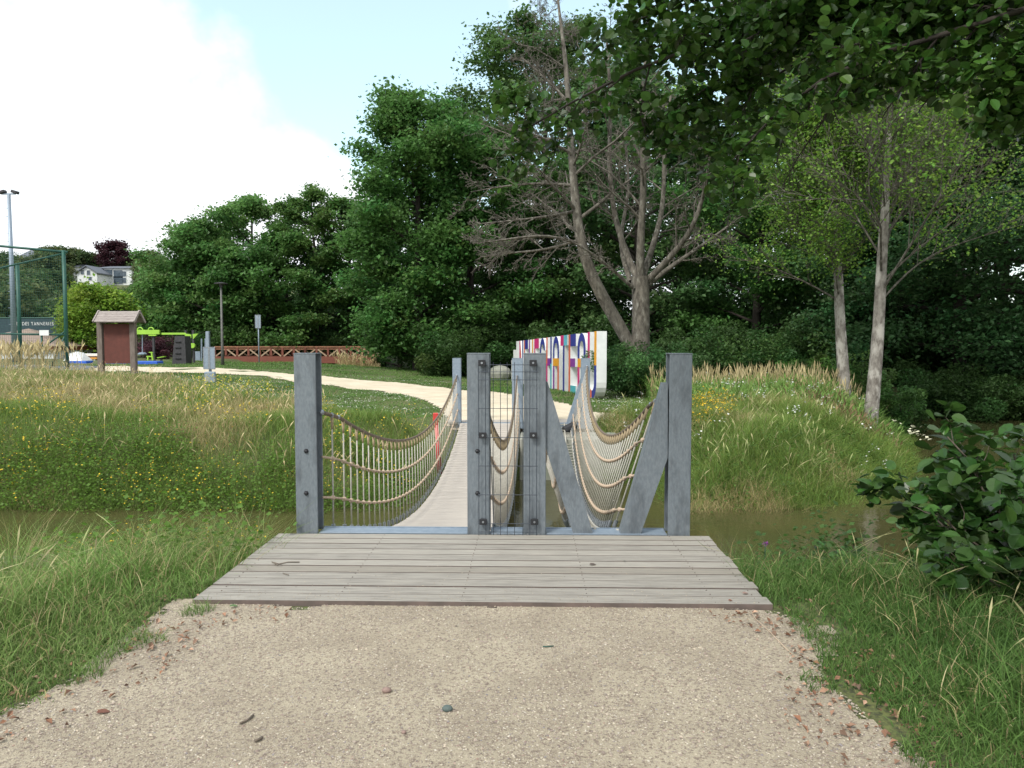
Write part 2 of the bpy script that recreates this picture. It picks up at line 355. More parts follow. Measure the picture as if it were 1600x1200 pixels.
# ================================================================== SETTING
def axis(segs):
    a = []
    for s, e, st in segs: a += list(np.arange(s, e, st))
    return np.array(a+[segs[-1][1]])
xs = axis([(-700, -80, 20), (-80, -24, 3), (-24, -9, .6), (-9, 10, .2), (10, 24, .6), (24, 90, 3), (90, 700, 20)])
ys = axis([(-200, -8, 12), (-8, 2, .8), (2, 20, .2), (20, 36, .6), (36, 90, 2.5), (90, 300, 8), (300, 1200, 50)])
XX, YY = np.meshgrid(xs, ys); ZZ = hgt(XX.ravel(), YY.ravel())
nx, ny = len(xs), len(ys)
V = np.stack([XX.ravel(), YY.ravel(), ZZ], 1)
i, j = np.meshgrid(np.arange(nx-1), np.arange(ny-1)); a = (j*nx+i).ravel()
F = np.stack([a, a+1, a+nx+1, a+nx], 1)
tag(np_mesh('ground', V, F, np.full(len(F), 4), M['soil'], org=Vector((0, 0, 0)), smooth_=True), kind='structure')
wv = np.array([(-120, 5.5, WATER_Z), (120, 5.5, WATER_Z), (120, 36, WATER_Z), (-120, 36, WATER_Z)], float)
tag(np_mesh('water', wv, [0, 1, 2, 3], [4], M['water'], org=Vector((0, 0, WATER_Z))), kind='structure')
def sheet(name, poly, m, dz, step, x0=None):
    poly = np.array(poly, float); lo = poly.min(0); hi = poly.max(0)
    gx = np.arange(lo[0], hi[0]+step, step); gy = np.arange(lo[1], hi[1]+step, step)
    X, Y = np.meshgrid(gx, gy); X = X.ravel(); Y = Y.ravel(); n1 = len(gx); n2 = len(gy)
    wob = (vnoise(X, Y, .35, 5)-.5)*.28+(vnoise(X, Y, .1, 6)-.5)*.08
    sd = sdist(X, Y, poly)+wob*(step < .1)
    Z = hgt(X, Y)+dz
    i, j = np.meshgrid(np.arange(n1-1), np.arange(n2-1)); a = (j*n1+i).ravel()
    F = np.stack([a, a+1, a+n1+1, a+n1], 1); keep = (sd[F].mean(1) < 0); F = F[keep]
    us, inv = np.unique(F, return_inverse=True)
    o = np_mesh(name, np.stack([X, Y, Z], 1)[us], inv.reshape(-1), np.full(len(F), 4), m, org=Vector((0, 0, 0)), smooth_=True)
    return tag(o, kind='structure')
def gp(px, py): v = G(px, py, -.07); return (v.x, v.y)
PATH = [gp(288, 952), gp(255, 985), gp(180, 1035), gp(112, 1085), gp(30, 1118), gp(-90, 1165), (-3.0, 2.0), (-3.2, -7), (3.0, -7), (2.6, 1.6),
        gp(1520, 1240), gp(1410, 1185), gp(1330, 1120), gp(1262, 1078), gp(1330, 1035), gp(1280, 995), gp(1222, 955), (1.5, 4.62), (-2.1, 4.62)]
sheet('gravel_path', PATH, M['gravel'], .010, .06)
def gf(px, py): v = G(px, py); return (v.x, v.y)
FPATH = [(-1.9, 17.7), (1.2, 17.7), (2.6, 18.3)]+[gf(*p) for p in ((905, 640), (870, 629), (800, 617), (730, 611), (700, 607), (600, 597), (504, 589), (420, 581.5), (300, 575), (150, 572.5), (-150, 571))]+\
        [gf(*p) for p in ((-150, 579), (150, 580.5), (300, 583.5), (420, 590), (504, 602), (600, 612), (640, 620), (688, 638))]
sheet('far_path', FPATH, M['pathfar'], .02, .13)
sheet('sports_court', [gf(-200, 578), gf(128, 579.5), gf(150, 573), gf(-200, 570)], M['court'], .045, .6)

# ================================================================== PLATFORM
t = thing('wooden_platform', (-.31, 5.35, 0), 'weathered grey plank platform at the near end of the footbridge', 'platform')
b = MB(); nb = 11; pit = (6.17-4.54)/nb
for k in range(nb):
    y = 4.54+pit*(k+.5); dz = random.Random(k).uniform(-.002, .002)
    b.box((-.31+random.Random(k).uniform(-.008, .008), y, -.02+dz), (3.56+random.Random(k).uniform(-.01, .01), pit-.014, .04)); b.m[-6:] = [(0, 2, 3)[random.Random(k*7+1).randrange(3)]]*6; b.m[-4:] = [1]*4
rr = random.Random(3)
for k in range(nb):
    y = 4.54+pit*(k+.5)
    for x in (-1.98, -1.2, -.42, .36, 1.14, 1.4):
        for s in (-.04, .04): b.tube([(x+rr.uniform(-.01, .01), y+s, -.004), (x, y+s, .0028)], .0035, 6, 1)
b.build('boards', [M['boards'], M['board_edge'], M['boards2'], M['boards3']], t)
b = MB(); b.box((-.31, 5.45, -.30), (3.4, 1.3, .3))
b.build('support_frame', M['board_edge'], t)

# ================================================================== GATES
def hpost(b, x, y, z0, z1, w=.18, d=.18, tf=.016, sgn=1):
    # closed front flange + web + rear flange (H section seen from the front)
    h = z1-z0; zc = (z0+z1)/2
    b.box((x, y+tf/2, zc), (w, tf, h), bev=.004); b.box((x, y+d-tf/2, zc), (w, tf, h), bev=.004)
    b.box((x, y+d/2, zc), (.012, d-2*tf+.002, h-.004)); b.box((x, y+d/2, z1+.003), (w+.004, d+.004, .006))
def pspan(pxl, pxr, Y): return P(pxl, 600, Y).x, P(pxr, 600, Y).x
NY = 6.19
t = thing('gate_frame', (-.2, NY, 0), 'galvanised steel gate frame with M shaped braces at the near end of the bridge', 'gate', )
pz = P(480, 553, NY).z
posts = [(P(461, 700, NY).x, P(495, 700, NY).x), (P(730, 700, NY).x, P(765, 700, NY).x), (P(818, 700, NY).x, P(853, 700, NY).x), (P(1045, 700, NY).x, P(1080, 700, NY).x)]
pobj = []
for k, (a, c) in enumerate(posts):
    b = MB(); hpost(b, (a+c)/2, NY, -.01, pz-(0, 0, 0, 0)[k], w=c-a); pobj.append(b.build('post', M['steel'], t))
def pxp(x, y, Y=NY): v = P(x, y, Y); return (v.x, v.z)
for poly in ([pxp(853.5, 596), pxp(856, 598), pxp(929, 841), pxp(898, 841), pxp(853.5, 703)], [pxp(1037, 599), pxp(1044.5, 599), pxp(1044.5, 716), pxp(1000, 841), pxp(968, 841)]):
    # braces: hollow box section
    b = MB(); M4 = Matrix.Translation((0, NY+.03, 0)); b.prism(poly, M4, .12); b.build('brace', M['steel'], t)
b = MB()
x0, x3 = posts[0][1], posts[3][0]
for (xa, xb) in ((posts[0][1], posts[1][0]), (posts[1][1], posts[2][0]), (posts[2][1], posts[3][0])):
    b.box(((xa+xb)/2, NY+.10, -.004), (xb-xa-.004, .17, .012), bev=.002); b.box(((xa+xb)/2, NY+.191, -.04), (xb-xa-.004, .012, .10))
b.box(((x0+x3)/2, NY+.1, -.12), (x3-x0, .16, .20))
b.build('sill_beam', M['steel_light'], t)
for (x, y) in ((478, 705), (478, 771), (746, 705), (746, 771)):
    v = P(x, y, NY-.01); b = MB(); b.ball((v.x, NY-.008, v.z), .016, sq=(1, .9, 1)); b.tube([(v.x, NY-.004, v.z), (v.x, NY+.001, v.z)], .021, 6); b.build('bolt', M['black'], t, smooth_=False)
mp = None; b = MB(); my = NY-.035
zt = P(790, 566, my).z; zb = P(790, 840, my).z
for x in (748, 759, 771, 782, 792.5, 804, 817, 828, 838.5):
    X = P(x, 700, my).x; b.tube([(X, my, zt if 765 < x < 810 else zt-.01), (X+.003*math.sin(x), my, (zt+zb)/2), (X, my, zb+.004)], .0028, 6)
for y in (570, 581, 593.5, 638, 683.5, 728, 773, 818, 831):
    z = P(790, y, my).z; b.tube([(P(747, 700, my).x, my-.005, z), (P(840, 700, my).x, my-.005, z)], .0028, 6)
mp = b.build('mesh_panel', M['wire'], t)
for (x, y) in ((753, 567), (833, 567), (754.5, 680), (833.5, 680), (755, 815), (835, 815)):
    v = P(x, y, my); b = MB(); b.box((v.x, NY-.022, v.z), (.05, .036, .042), bev=.006); b.box((v.x-.0, NY-.045, v.z), (.06, .01, .05), bev=.003)
    br = b.build('bracket', M['black'], mp); b = MB(); b.tube([(v.x, NY-.05, v.z), (v.x, NY-.056, v.z)], .009, 8); b.build('bolt_head', M['shackle'], br)
# bolts along the foot of posts 2 and 3
for x in (775, 796, 824, 842): v = P(x, 843, NY-.03); b = MB(); b.tube([(v.x, NY-.03, .001), (v.x, NY-.03, .012)], .008, 6); b.build('anchor_bolt', M['shackle'], t)

FY = 17.5; FZ = -.3
t2 = thing('gate_frame', (-.2, FY, FZ), 'pale grey steel gate frame at the far end of the bridge', 'gate')
fz1 = P(713, 560, FY).z
for (a, c) in ((707, 720), (800, 817), (831, 844), (908, 922)):
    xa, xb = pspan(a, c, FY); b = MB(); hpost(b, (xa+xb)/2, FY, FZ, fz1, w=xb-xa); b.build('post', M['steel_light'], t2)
b = MB(); b.prism([pxp(908, 590, FY), pxp(908, 625, FY), pxp(897, 662, FY), pxp(885, 662, FY)], Matrix.Translation((0, FY+.03, 0)), .12); b.build('brace', M['steel_light'], t2)
b = MB(); b.prism([pxp(844, 585, FY), pxp(857, 625, FY), pxp(866, 662, FY), pxp(854, 662, FY), pxp(844, 622, FY)], Matrix.Translation((0, FY+.03, 0)), .12); b.build('brace', M['steel_light'], t2)
b = MB(); xa, xb = pspan(720, 908, FY); b.box(((xa+xb)/2+.1, FY+.09, FZ-.07), (xb-xa+.3, .16, .13), bev=.004); b.build('sill_beam', M['steel_light'], t2)
t = thing('wooden_platform', (-.3, 18.1, FZ), 'pale plank platform at the far end of the footbridge', 'platform')
b = MB()
for k in range(5): b.box((-.25, FY+.25+k*.14, FZ-.02), (3.4, .13, .04))
b.build('boards', M['walkboards'], t)
t = thing('bridge_abutment', (.9, 16.8, -1.6), 'grey concrete abutment block under the far gate', 'abutment')
xa, xb = P(812, 700, 16.1).x, P(972, 700, 16.1).x
b = MB(); b.box(((xa+xb)/2, 16.8, -1.15), (xb-xa, 1.2, 1.3), bev=.02); b.build('block', M['concrete'], t)
b = MB(); v = P(893, 675, 17.0); b.tube([(v.x-.16, 17.0, -.42), (v.x+.10, 17.1, -.3)], [.1, .1], 10); b.build('drain_pipe', M['black'], t)

# ================================================================== BRIDGES
Y0, Y1 = NY+.2, FY-.02
def tt(Y): return (Y-Y0)/(Y1-Y0)
def net(root, bot, top, nh, ropes, sleeve_r=.017, hoops=True, lift=0):
    """bot, top: functions of t giving points; hangers between them"""
    N_ = 60; T = [k/N_ for k in range(N_+1)]
    b = MB(); b.tube([top(q) for q in T], .017, 8)
    for q in (0, 1):                                        # shackles at the ends
        p = top(q); q2 = top(abs(q-.008)); b.ball(p, .03, 1, sq=(.8, 1.3, .8)); b.ball(top(abs(q-.014)), .026, 1, sq=(.8, 1.3, .9)); b.ball(top(abs(q-.024)), .022, 1, sq=(.8, 1.3, .9))
    hr = b.build('handrail_cable', [M['cable'], M['shackle']], root, smooth_=True)
    hang = [(k+.6)/nh for k in range(nh)]
    for w in ropes:
        b = MB(); pts = []
        for q in T: pts.append(Vector(bot(q)).lerp(Vector(top(q)), w))
        b.tube(pts, .0105, 7)
        for q in hang:
            p = Vector(bot(q)).lerp(Vector(top(q)), w); b.ball(p, .024, sq=(1.0, 1.15, .95), n=7, k=4)
        b.build('side_rope', M['rope'], root, smooth_=True)
    for q in hang:
        p0 = Vector(bot(q)); p1 = Vector(top(q)); d = (p1-p0).normalized(); L = (p1-p0).length
        b = MB(); b.tube([p0+d*.07, p0.lerp(p1, .5), p1-d*.10], .0072, 6, 0)
        b.tube([p1-d*.12, p1-d*.08, p1+d*.004], [.009, .012, .017], 7, 1)
        h = b.build('hanger_rope', [M['ropegrey'], M['sleeve']], root, smooth_=True)
        b = MB(); b.tube([p0-d*.01, p0+d*.03], .011, 6); b.tube([p0+d*.03, p0+d*.09], .019, 7); b.build('rope_end_fitting', M['shackle'], h)
SAG = .75
zdeck = lambda q: -.02+(FZ+.02)*q-SAG*4*q*(1-q)
Yq = lambda q: Y0+(Y1-Y0)*q
wb = thing('suspension_walkway', (-1.0, Y0, 0), 'sagging plank suspension walkway with rope nets on both sides', 'footbridge')
b = MB(); npk = 88
for k in range(npk):
    q = (k+.5)/npk; q2 = (k+1)/npk; q0 = k/npk
    a = Vector((0, Yq(q0), zdeck(q0))); c = Vector((0, Yq(q2), zdeck(q2))); d = (c-a).normalized()
    mid = (a+c)/2; ang = math.atan2(d.z, d.y)
    Mx = Matrix.Rotation(ang, 3, 'X'); r_ = random.Random(k)
    xl, xr = -1.66+.04*q, -.34+.08*q
    b.box(((xl+xr)/2+r_.uniform(-.006, .006), mid.y, mid.z-.02), (xr-xl, (c-a).length-.024, .035), M=Mx, bev=.003)
b.build('walkway_boards', M['walkboards'], wb)
b = MB()
for f in (.12, .88):
    b.tube([(-1.66+1.32*f+.05*q, Yq(q), zdeck(q)-.055) for q in [k/40 for k in range(41)]], .014, 6)
b.build('support_cable', M['cable'], wb, smooth_=True)
edg = lambda q: max(0, 1-q/.025)
ltop = lambda q: (-1.70-.055*edg(q), Yq(q)-.08*edg(q), 1.0-.2*q-SAG*1.0*4*q*(1-q)+.0)
lbot = lambda q: (-1.70+.04*q-.055*edg(q), Yq(q)-.08*edg(q), zdeck(q)-.03)
net(wb, lbot, ltop, 42, (.31, .64))
rtop = lambda q: (-.36+.06*q, Yq(q), 1.0-.2*q-SAG*4*q*(1-q))
rbot = lambda q: (-.31+.08*q, Yq(q), zdeck(q)-.03)
net(wb, rbot, rtop, 42, (.31, .64))
vb = thing('rope_bridge', (.6, Y0, 0), 'V shaped rope net bridge slung to the right of the plank walkway', 'footbridge')
vz = lambda q: 0.0+(FZ)*q-.72*4*q*(1-q)
clampz = lambda q, z: max(z, -.46) if Yq(q) > 16.0 else z
vrt = lambda q: (1.06+.26*q**3+.05*edg(q), Yq(q)-.06*edg(q), 1.13-.11*q-.85*4*q*(1-q))
vrb = lambda q: (.70+.24*q+.05*edg(q), Yq(q)-.06*edg(q), clampz(q, vz(q)))
vlt = lambda q: (.06+.12*q, Yq(q), 1.12-.11*q-.85*4*q*(1-q))
vlb = lambda q: (.36+.30*q, Yq(q), clampz(q, vz(q)))
net(vb, vrb, vrt, 44, (.16, .42, .70))
net(vb, vlb, vlt, 44, (.16, .42, .70))
b = MB()
for f in (0, .5, 1):
    b.tube([Vector(vlb(q)).lerp(Vector(vrb(q)), f) for q in [k/50 for k in range(51)]], .015, 6)
for k in range(56):
    q = (k+.5)/56; b.tube([vlb(q), vrb(q)], .010, 5)
b.build('foot_rope', M['ropegrey'], vb, smooth_=True)

# ================================================================== SIGN WALL (big letters)
c_near = P(933.4, 624.7, 24.4); c_far = P(811, 599, 39.6)
zN = c_near.z; zF = c_far.z
dirv = Vector((c_near.x-c_far.x, c_near.y-c_far.y, 0)); LEN = dirv.length; dirv.normalize()
back = Vector((-dirv.y, dirv.x, 0))
if back.x < 0: back = -back
slope = (zN-zF)/LEN; HL = 2.22; DEP = .34
t = thing('letter_sign', (c_near.x, c_near.y, zN), 'white block letter sign reading NEUFCHATEAU with coloured striped faces', 'sign')
LM = Matrix(((dirv.x, back.x, 0, c_far.x), (dirv.y, back.y, 0, c_far.y), (slope, 0, 1, zF), (0, 0, 0, 1)))
CW = LEN/11; LW = CW*.80; SW = .27
def rect(u0, u1, z0, z1): return [(u0, z0), (u1, z0), (u1, z1), (u0, z1)]
def arch(u0, u1, zt, zs, sw, up=True):   # half ring from zs (spring) to zt
    n = 10; cu = (u0+u1)/2; ro = (u1-u0)/2; H = zt-zs; o = []; i_ = []
    for k in range(n+1):
        a = PI-PI*k/n; o.append((cu+ro*math.cos(a), zs+H*math.sin(a))); i_.append((cu+(ro-sw)*math.cos(a), zs+(H-sw*(1 if H > 0 else -1))*math.sin(a)))
    return o, i_
PAL = ['white', 'navy', 'magenta', 'vermilion', 'ochre', 'violet', 'teal', 'sky']
def letter(ch, k, cols):
    u0 = k*CW+CW*.10; u1 = u0+LW; um = (u0+u1)/2; S_ = []     # list of (poly, colour)
    st = lambda a, z0, z1, c: S_.append((rect(a, a+SW, z0, z1), c))
    H = HL; c = cols
    if ch in 'NH':
        for a in (u0, u1-SW): st(a, 0, H/2, c[0] if a == u0 else c[1]); st(a, H/2, H, c[2] if a == u0 else c[3])
        if ch == 'H': S_.append((rect(u0+SW, u1-SW, H*.46, H*.60), c[4]))
        else: S_.append(([(u0+SW, H), (u0+SW, H*.72), (u1-SW, 0), (u1-SW, H*.28)], c[4]))
    elif ch in 'EF':
        st(u0, 0, H, c[0]); S_.append((rect(u0+SW, u1, H*.80, H), c[1])); S_.append((rect(u0+SW, u1-.1, H*.46, H*.60), c[2]))
        if ch == 'E': S_.append((rect(u0+SW, u1, 0, H*.15), c[3]))
    elif ch == 'T':
        S_.append((rect(u0, um, H*.82, H), c[0])); S_.append((rect(um, u1, H*.82, H), c[1])); st(um-SW/2, 0, H*.82, c[2])
    elif ch in 'UAC':
        zs = .55
        if ch == 'A': zs_ = H-zs; o, i_ = arch(u0, u1, H, zs_, SW)
        elif ch == 'U': zs_ = zs; o, i_ = arch(u0, u1, 0, zs_, SW)
        if ch in 'AU':
            for q in range(10): S_.append(([o[q], o[q+1], i_[q+1], i_[q]], c[0] if q < 5 or ch == 'A' else c[1]))
        if ch == 'A':
            for a in (u0, u1-SW): st(a, H*.60, zs_, c[0]); st(a, 0, H*.46, c[2] if a == u0 else c[3]); st(a, H*.46, H*.60, c[4])
            S_.append((rect(u0+SW, u1-SW, H*.46, H*.60), c[4]))
        elif ch == 'U':
            st(u0, zs, H, c[2]); st(u1-SW, zs, H*.5, c[1]); st(u1-SW, H*.5, H, c[3])
        else:
            o, i_ = arch(u0, u1, H, H-zs, SW); o2, i2 = arch(u0, u1, 0, zs, SW)
            for q in range(10): S_.append(([o[q], o[q+1], i_[q+1], i_[q]], c[0])); S_.append(([o2[q], o2[q+1], i2[q+1], i2[q]], c[1]))
            st(u0, zs, H-zs, c[2])
    bw = MB(); bf = MB()
    for poly, colr in S_:
        ar = sum(poly[n][0]*poly[(n+1) % len(poly)][1]-poly[(n+1) % len(poly)][0]*poly[n][1] for n in range(len(poly)))
        if ar < 0: poly = poly[::-1]
        bw.prism(poly, LM, DEP); bf.prism(poly, LM@Matrix.Translation((0, -.006, 0)), .005, PAL.index(colr))
    L_ = bw.build('letter', M['white'], t); bf.build('coloured_face', [M[p] for p in PAL], L_)
seq = [('N', ('vermilion', 'navy', 'magenta', 'navy', 'vermilion')), ('E', ('vermilion', 'navy', 'ochre', 'teal')), ('U', ('violet', 'violet', 'violet', 'ochre')),
       ('F', ('magenta', 'magenta', 'vermilion', 'teal')), ('C', ('navy', 'teal', 'navy')), ('H', ('magenta', 'teal', 'vermilion', 'navy', 'violet')),
       ('A', ('navy', 'navy', 'violet', 'vermilion', 'ochre')), ('T', ('magenta', 'sky', 'navy')), ('E', ('vermilion', 'navy', 'violet', 'teal')),
       ('A', ('navy', 'navy', 'magenta', 'violet', 'ochre')), ('U', ('vermilion', 'navy', 'magenta', 'ochre'))]
for k, (ch, cc) in enumerate(seq): letter(ch, k, cc)
b = MB()
for (a, h) in ((-.9, HL), (-1.9, HL*.8), (-2.6, HL*.55)): b.prism(rect(a, a+.9 if a > -1 else a+1.0, -.1, h), LM@Matrix.Translation((0, .0, 0)), DEP*1.4)
b.build('end_block', M['white'], t)

# ================================================================== PARK FURNITURE
Yk = 32.0
kb = G(185, 586); Yk = kb.y
t = thing('information_kiosk', kb, 'small roofed wooden notice board with dark red panel beside the path', 'notice board')
def kp(x, y, dy=0): return P(x, y, Yk+dy)
for x in (159, 210): v0 = kp(x, 590); v1 = kp(x, 504); b = MB(); b.box((v0.x, Yk, (v0.z-.1+v1.z)/2), (.22, .2, v1.z-v0.z+.1), bev=.01); b.build('post', M['kiosk_post'], t)
v0 = kp(164, 566); v1 = kp(206, 506); b = MB(); b.box(((v0.x+v1.x)/2, Yk+.02, (v0.z+v1.z)/2), (v1.x-v0.x, .08, v1.z-v0.z)); b.box(((v0.x+v1.x)/2, Yk-.03, v0.z), (v1.x-v0.x, .05, .1)); b.build('panel', M['kiosk_red'], t)
e = kp(148, 503, -.5); f = kp(216, 503, -.5); rg_ = kp(155, 487); rz_ = rg_.z; ez = kp(148, 502.5, -.4).z
xl, xr = kp(156, 500).x, kp(217, 500).x
roof = MB(); nsh = 4
for side in (-1, 1):
    for k in range(nsh):
        a = k/nsh; c = (k+1)/nsh+.06
        ya, yc = Yk+side*(.02+.40*a), Yk+side*(.02+.40*c); za, zc = rz_-(rz_-ez)*a+.02, rz_-(rz_-ez)*c+.02+.025
        roof.bar((xl, (ya+yc)/2, (za+zc)/2), (xr, (ya+yc)/2, (za+zc)/2), .01, .01)
        roof.add([(xl, ya, za), (xr, ya, za), (xr, yc, zc), (xl, yc, zc), (xl, ya, za-.04), (xr, ya, za-.04), (xr, yc, zc-.04), (xl, yc, zc-.04)],
                 [(0, 1, 2, 3), (7, 6, 5, 4), (0, 4, 5, 1), (1, 5, 6, 2), (2, 6, 7, 3), (3, 7, 4, 0)])
ro = roof.build('roof', M['kiosk_roof'], t)
for x in (xl-.03, xr+.03):
    b = MB()
    for side in (-1, 1): b.bar((x, Yk, rz_+.03), (x, Yk+side*.45, ez-.02), .05, .10)
    b.build('barge_board', M['kiosk_roof'], ro)
b = MB(); b.bar((xl+.1, Yk, ez+.02), (xr-.1, Yk, ez+.02), .12, .12); b.build('beam', M['kiosk_post'], t)

def sign_post(px, pybase, ptop, pw, label, pole_top=None, boards=1, polemat='steel_light', Yf=None):
    g = P(px, pybase, Yf) if Yf else G(px, pybase); Y = g.y; v1 = P(px, ptop[0], Y); v2 = P(px, ptop[1], Y); w = pw*Y/FPX
    t = thing('information_sign', g, label, 'sign')
    b = MB(); zt = P(px, pole_top or ptop[0], Y).z; b.tube([(g.x, Y, g.z-.1), (g.x, Y, zt)], .055 if w > .4 else .04, 10); b.build('pole', M[polemat], t, smooth_=True)
    h = v1.z-v2.z; b = MB(); b.box((g.x, Y-.07, (v1.z+v2.z)/2), (w, .03, h), bev=.012); pn = b.build('panel', M['steel_light'], t)
    b = MB(); zc = (v1.z+v2.z)/2
    for sx in (-1, 1): b.box((g.x+sx*(w/2-.015), Y-.088, zc), (.03, .012, h-.06))
    for sz in (-1, 1): b.box((g.x, Y-.0882, zc+sz*(h/2-.015)), (w-.066, .012, .03))
    b.box((g.x, Y-.0884, zc), (w*.16, .012, h-.07))
    b.build('frame', M['shackle'], pn); return g
sign_post(329, 597, (542, 577), 19, 'short grey metal sign seen from behind, on the clover lawn near the bridge', boards=1)
v = G(329, 597); t = D.objects['information_sign']; b = MB(); b.box((v.x, v.y-.03, v.z+.17), (.42, .12, .46), bev=.03); b.build('base_sleeve', M['steel_light'], t)
sign_post(405, 571, (492, 513), 9, 'slim grey sign on a tall thin pole in front of the wooden truss bridge', Yf=48)
# lamp
g = G(348, 571); Y = g.y
t = thing('street_lamp', g, 'slender grey park lamp with flat disc head beside the path', 'street lamp')
zt = P(348, 443, Y).z; b = MB(); b.tube([(g.x, Y, g.z-.1), (g.x, Y, g.z+1.2), (g.x, Y, zt-.1)], [.1, .075, .05], 10); b.build('pole', M['lamp_grey'], t, smooth_=True)
b = MB(); b.tube([(g.x, Y, zt-.22), (g.x, Y, zt-.04), (g.x, Y, zt-.02), (g.x, Y, zt+.03), (g.x, Y, zt+.07)], [.07, .12, .36, .36, .08], 16); b.build('lamp_head', M['darkgrey'], t, smooth_=False)
# red marker by the net
MY = 16.4; v = P(683, 662, MY); gz = float(hgt(np.array([v.x]), np.array([MY]))[0])
t = thing('marker_post', (v.x, MY, gz), 'red plastic paddle shaped marker standing in the grass behind the rope net', 'marker')
b = MB(); z1 = P(680, 645, MY).z; b.box((v.x-.03, MY, z1-.14), (.12, .05, .28), bev=.02); b.build('paddle', M['red'], t)
b = MB(); b.tube([(v.x-.02, MY, z1-.27), (v.x+.05, MY, gz)], [.045, .06], 10); b.build('stem', M['red'], t, smooth_=True)
b = MB()

# truss bridge
YB = 60
t = thing('truss_bridge', (P(460, 560, YB).x, YB, .0), 'red brown wooden truss footbridge in front of the trees', 'bridge')
xa, xb = P(336, 560, YB).x, P(584, 560, YB).x; zt = P(460, 542, YB).z; zm = P(460, 556.5, YB).z; zl = P(460, 567, YB).z
b = MB(); b.box(((xa+xb)/2, YB, (zm+zl)/2-.02), (xb-xa, .2, zm-zl)); b.box(((xa+xb)/2, YB+2.4, (zm+zl)/2), (xb-xa, .2, zm-zl)); b.build('girder', M['woodred'], t)
for dy in (0, 2.4):
    b = MB(); b.box(((xa+xb)/2, YB+dy, zt), (xb-xa, .22, .1)); b.box(((xa+xb)/2, YB+dy, zt-.17), (xb-xa, .1, .08)); b.build('handrail', M['woodrail'], t)
    b = MB(); npn = 14; st = (xb-xa)/npn
    for k in range(npn+1): b.box((xa+k*st, YB+dy-.02, (zm+zt)/2), (.16, .14, zt-zm-.1))
    b.build('railing_posts', M['woodred'], t)
    b = MB()
    for k in range(npn):
        x = xa+k*st
        if k % 2: b.bar((x+.1, YB+dy-.06, zt-.2), (x+st-.1, YB+dy-.06, zm), .08, .1)
        else: b.bar((x+.1, YB+dy-.06, zm), (x+st-.1, YB+dy-.06, zt-.2), .08, .1)
    b.build('diagonal_braces', M['woodbeige'], t)
b = MB(); b.box(((xa+xb)/2, YB+1.2, zm-.1), (xb-xa, 2.2, .1)); b.build('deck', M['woodrail'], t)
b = MB(); b.box((P(457, 575, YB).x, YB+1.2, zl-.7), (.6, 2.4, 1.4)); b.build('pier', M['concrete'], t)

# sports fence, mast, hut
def gpt(px, py, Y): return P(px, py, Y)
g = G(105, 578); YF = g.y
t = thing('sports_fence', g, 'tall dark green ball stop fence with braced corner post', 'fence')
ztop = P(105, 390, YF).z
def fpole(px, base_px, top_px, Y, r=.075, m='green_metal', nm='post'):
    a = P(px, base_px, Y); c = P(px, top_px, Y); b = MB(); b.tube([(a.x, Y, a.z), (a.x, Y, c.z)], r, 8); return b.build(nm, M[m], t, smooth_=True)
fpole(105.5, 580, 391, YF, .09); fpole(33, 578, 414, YF+3, .10)
b = MB(); b.tube([P(105, 394, YF), P(-60, 379, YF)], .06, 8); b.build('top_rail', M['green_metal'], t, smooth_=True)
for A, B_ in (((104, 395), (-40, 428)), ((103, 517), (40, 563)), ((101, 526), (77, 580)), ((105, 523), (-60, 521))):
    b = MB(); b.tube([P(*A, YF), P(*B_, YF+.3)], .045, 8); b.build('brace', M['green_metal'], t, smooth_=True)
fpole(67, 580, 523, YF, .05)
b = MB(); v = P(69, 520, YF-.1); b.box((v.x, YF-.1, v.z), (.46, .03, .26)); b.build('notice_plate', M['white'], t)
b = MB()                                       # wire netting
xa, xb = P(-60, 500, YF).x, P(105, 500, YF).x
for k in range(56): x = xa+(xb-xa)*k/55; b.bar((x, YF, g.z+.05), (x, YF, ztop-.1), .006, .006)
for k in range(46): z = g.z+.05+(ztop-g.z-.2)*k/45; b.bar((xa, YF, z), (xb, YF, z), .006, .006)
b.build('wire_netting', M['green_metal'], t)
g = P(24, 575, 50); g.z = float(hgt(np.array([g.x]), np.array([50.]))[0])
t = thing('floodlight_mast', g, 'tall pale grey floodlight mast with twin lamp heads above the sports court', 'floodlight')
zt = P(17, 303, 50).z; b = MB(); b.tube([g, (g.x, 50, zt)], [.19, .10], 12); b.build('mast', M['steel_light'], t, smooth_=True)
b = MB(); b.box((g.x, 50, zt), (.9, .08, .08)); b.build('crossbar', M['steel_light'], t)
for s in (-1, 1): b = MB(); b.box((g.x+s*.42, 50, zt+.12), (.42, .35, .2), bev=.04, M=Matrix.Rotation(s*.3, 3, 'Y')); b.build('lamp', M['darkgrey'], t)
b = MB()
for k in range(16): z = g.z+2+k*.55; b.box((g.x-.22+.004*k, 50, z), (.22, .03, .03))
b.build('climbing_rungs', M['steel_light'], t)
YH = 58
v = P(40, 575, YH); gz = float(hgt(np.array([v.x]), np.array([YH]))[0])
t = thing('club_hut', (v.x, YH, gz), 'low pale hut with tan hipped tile roof behind the sports fence', 'hut')
xa, xb = P(-60, 560, YH).x, P(90, 560, YH).x; ze = P(0, 547, YH).z; zf = P(0, 541, YH).z; zr = P(45, 513, YH+2).z
b = MB(); b.box(((xa+xb)/2, YH+3, (gz+ze)/2), (xb-xa, 6, ze-gz)); b.build('wall', M['render'], t)
b = MB(); b.box(((xa+xb)/2, YH+2.9, (ze+zf)/2), (xb-xa+.3, 6.4, zf-ze)); b.build('fascia', M['brickred'], t)
xr1 = P(45, 520, YH+3).x; b = MB(); z0 = zf+.005; A0 = (xa-.4, YH-.5, z0); A1 = (xb+.4, YH-.5, z0); A2 = (xb+.4, YH+6.5, z0); A3 = (xa-.4, YH+6.5, z0)
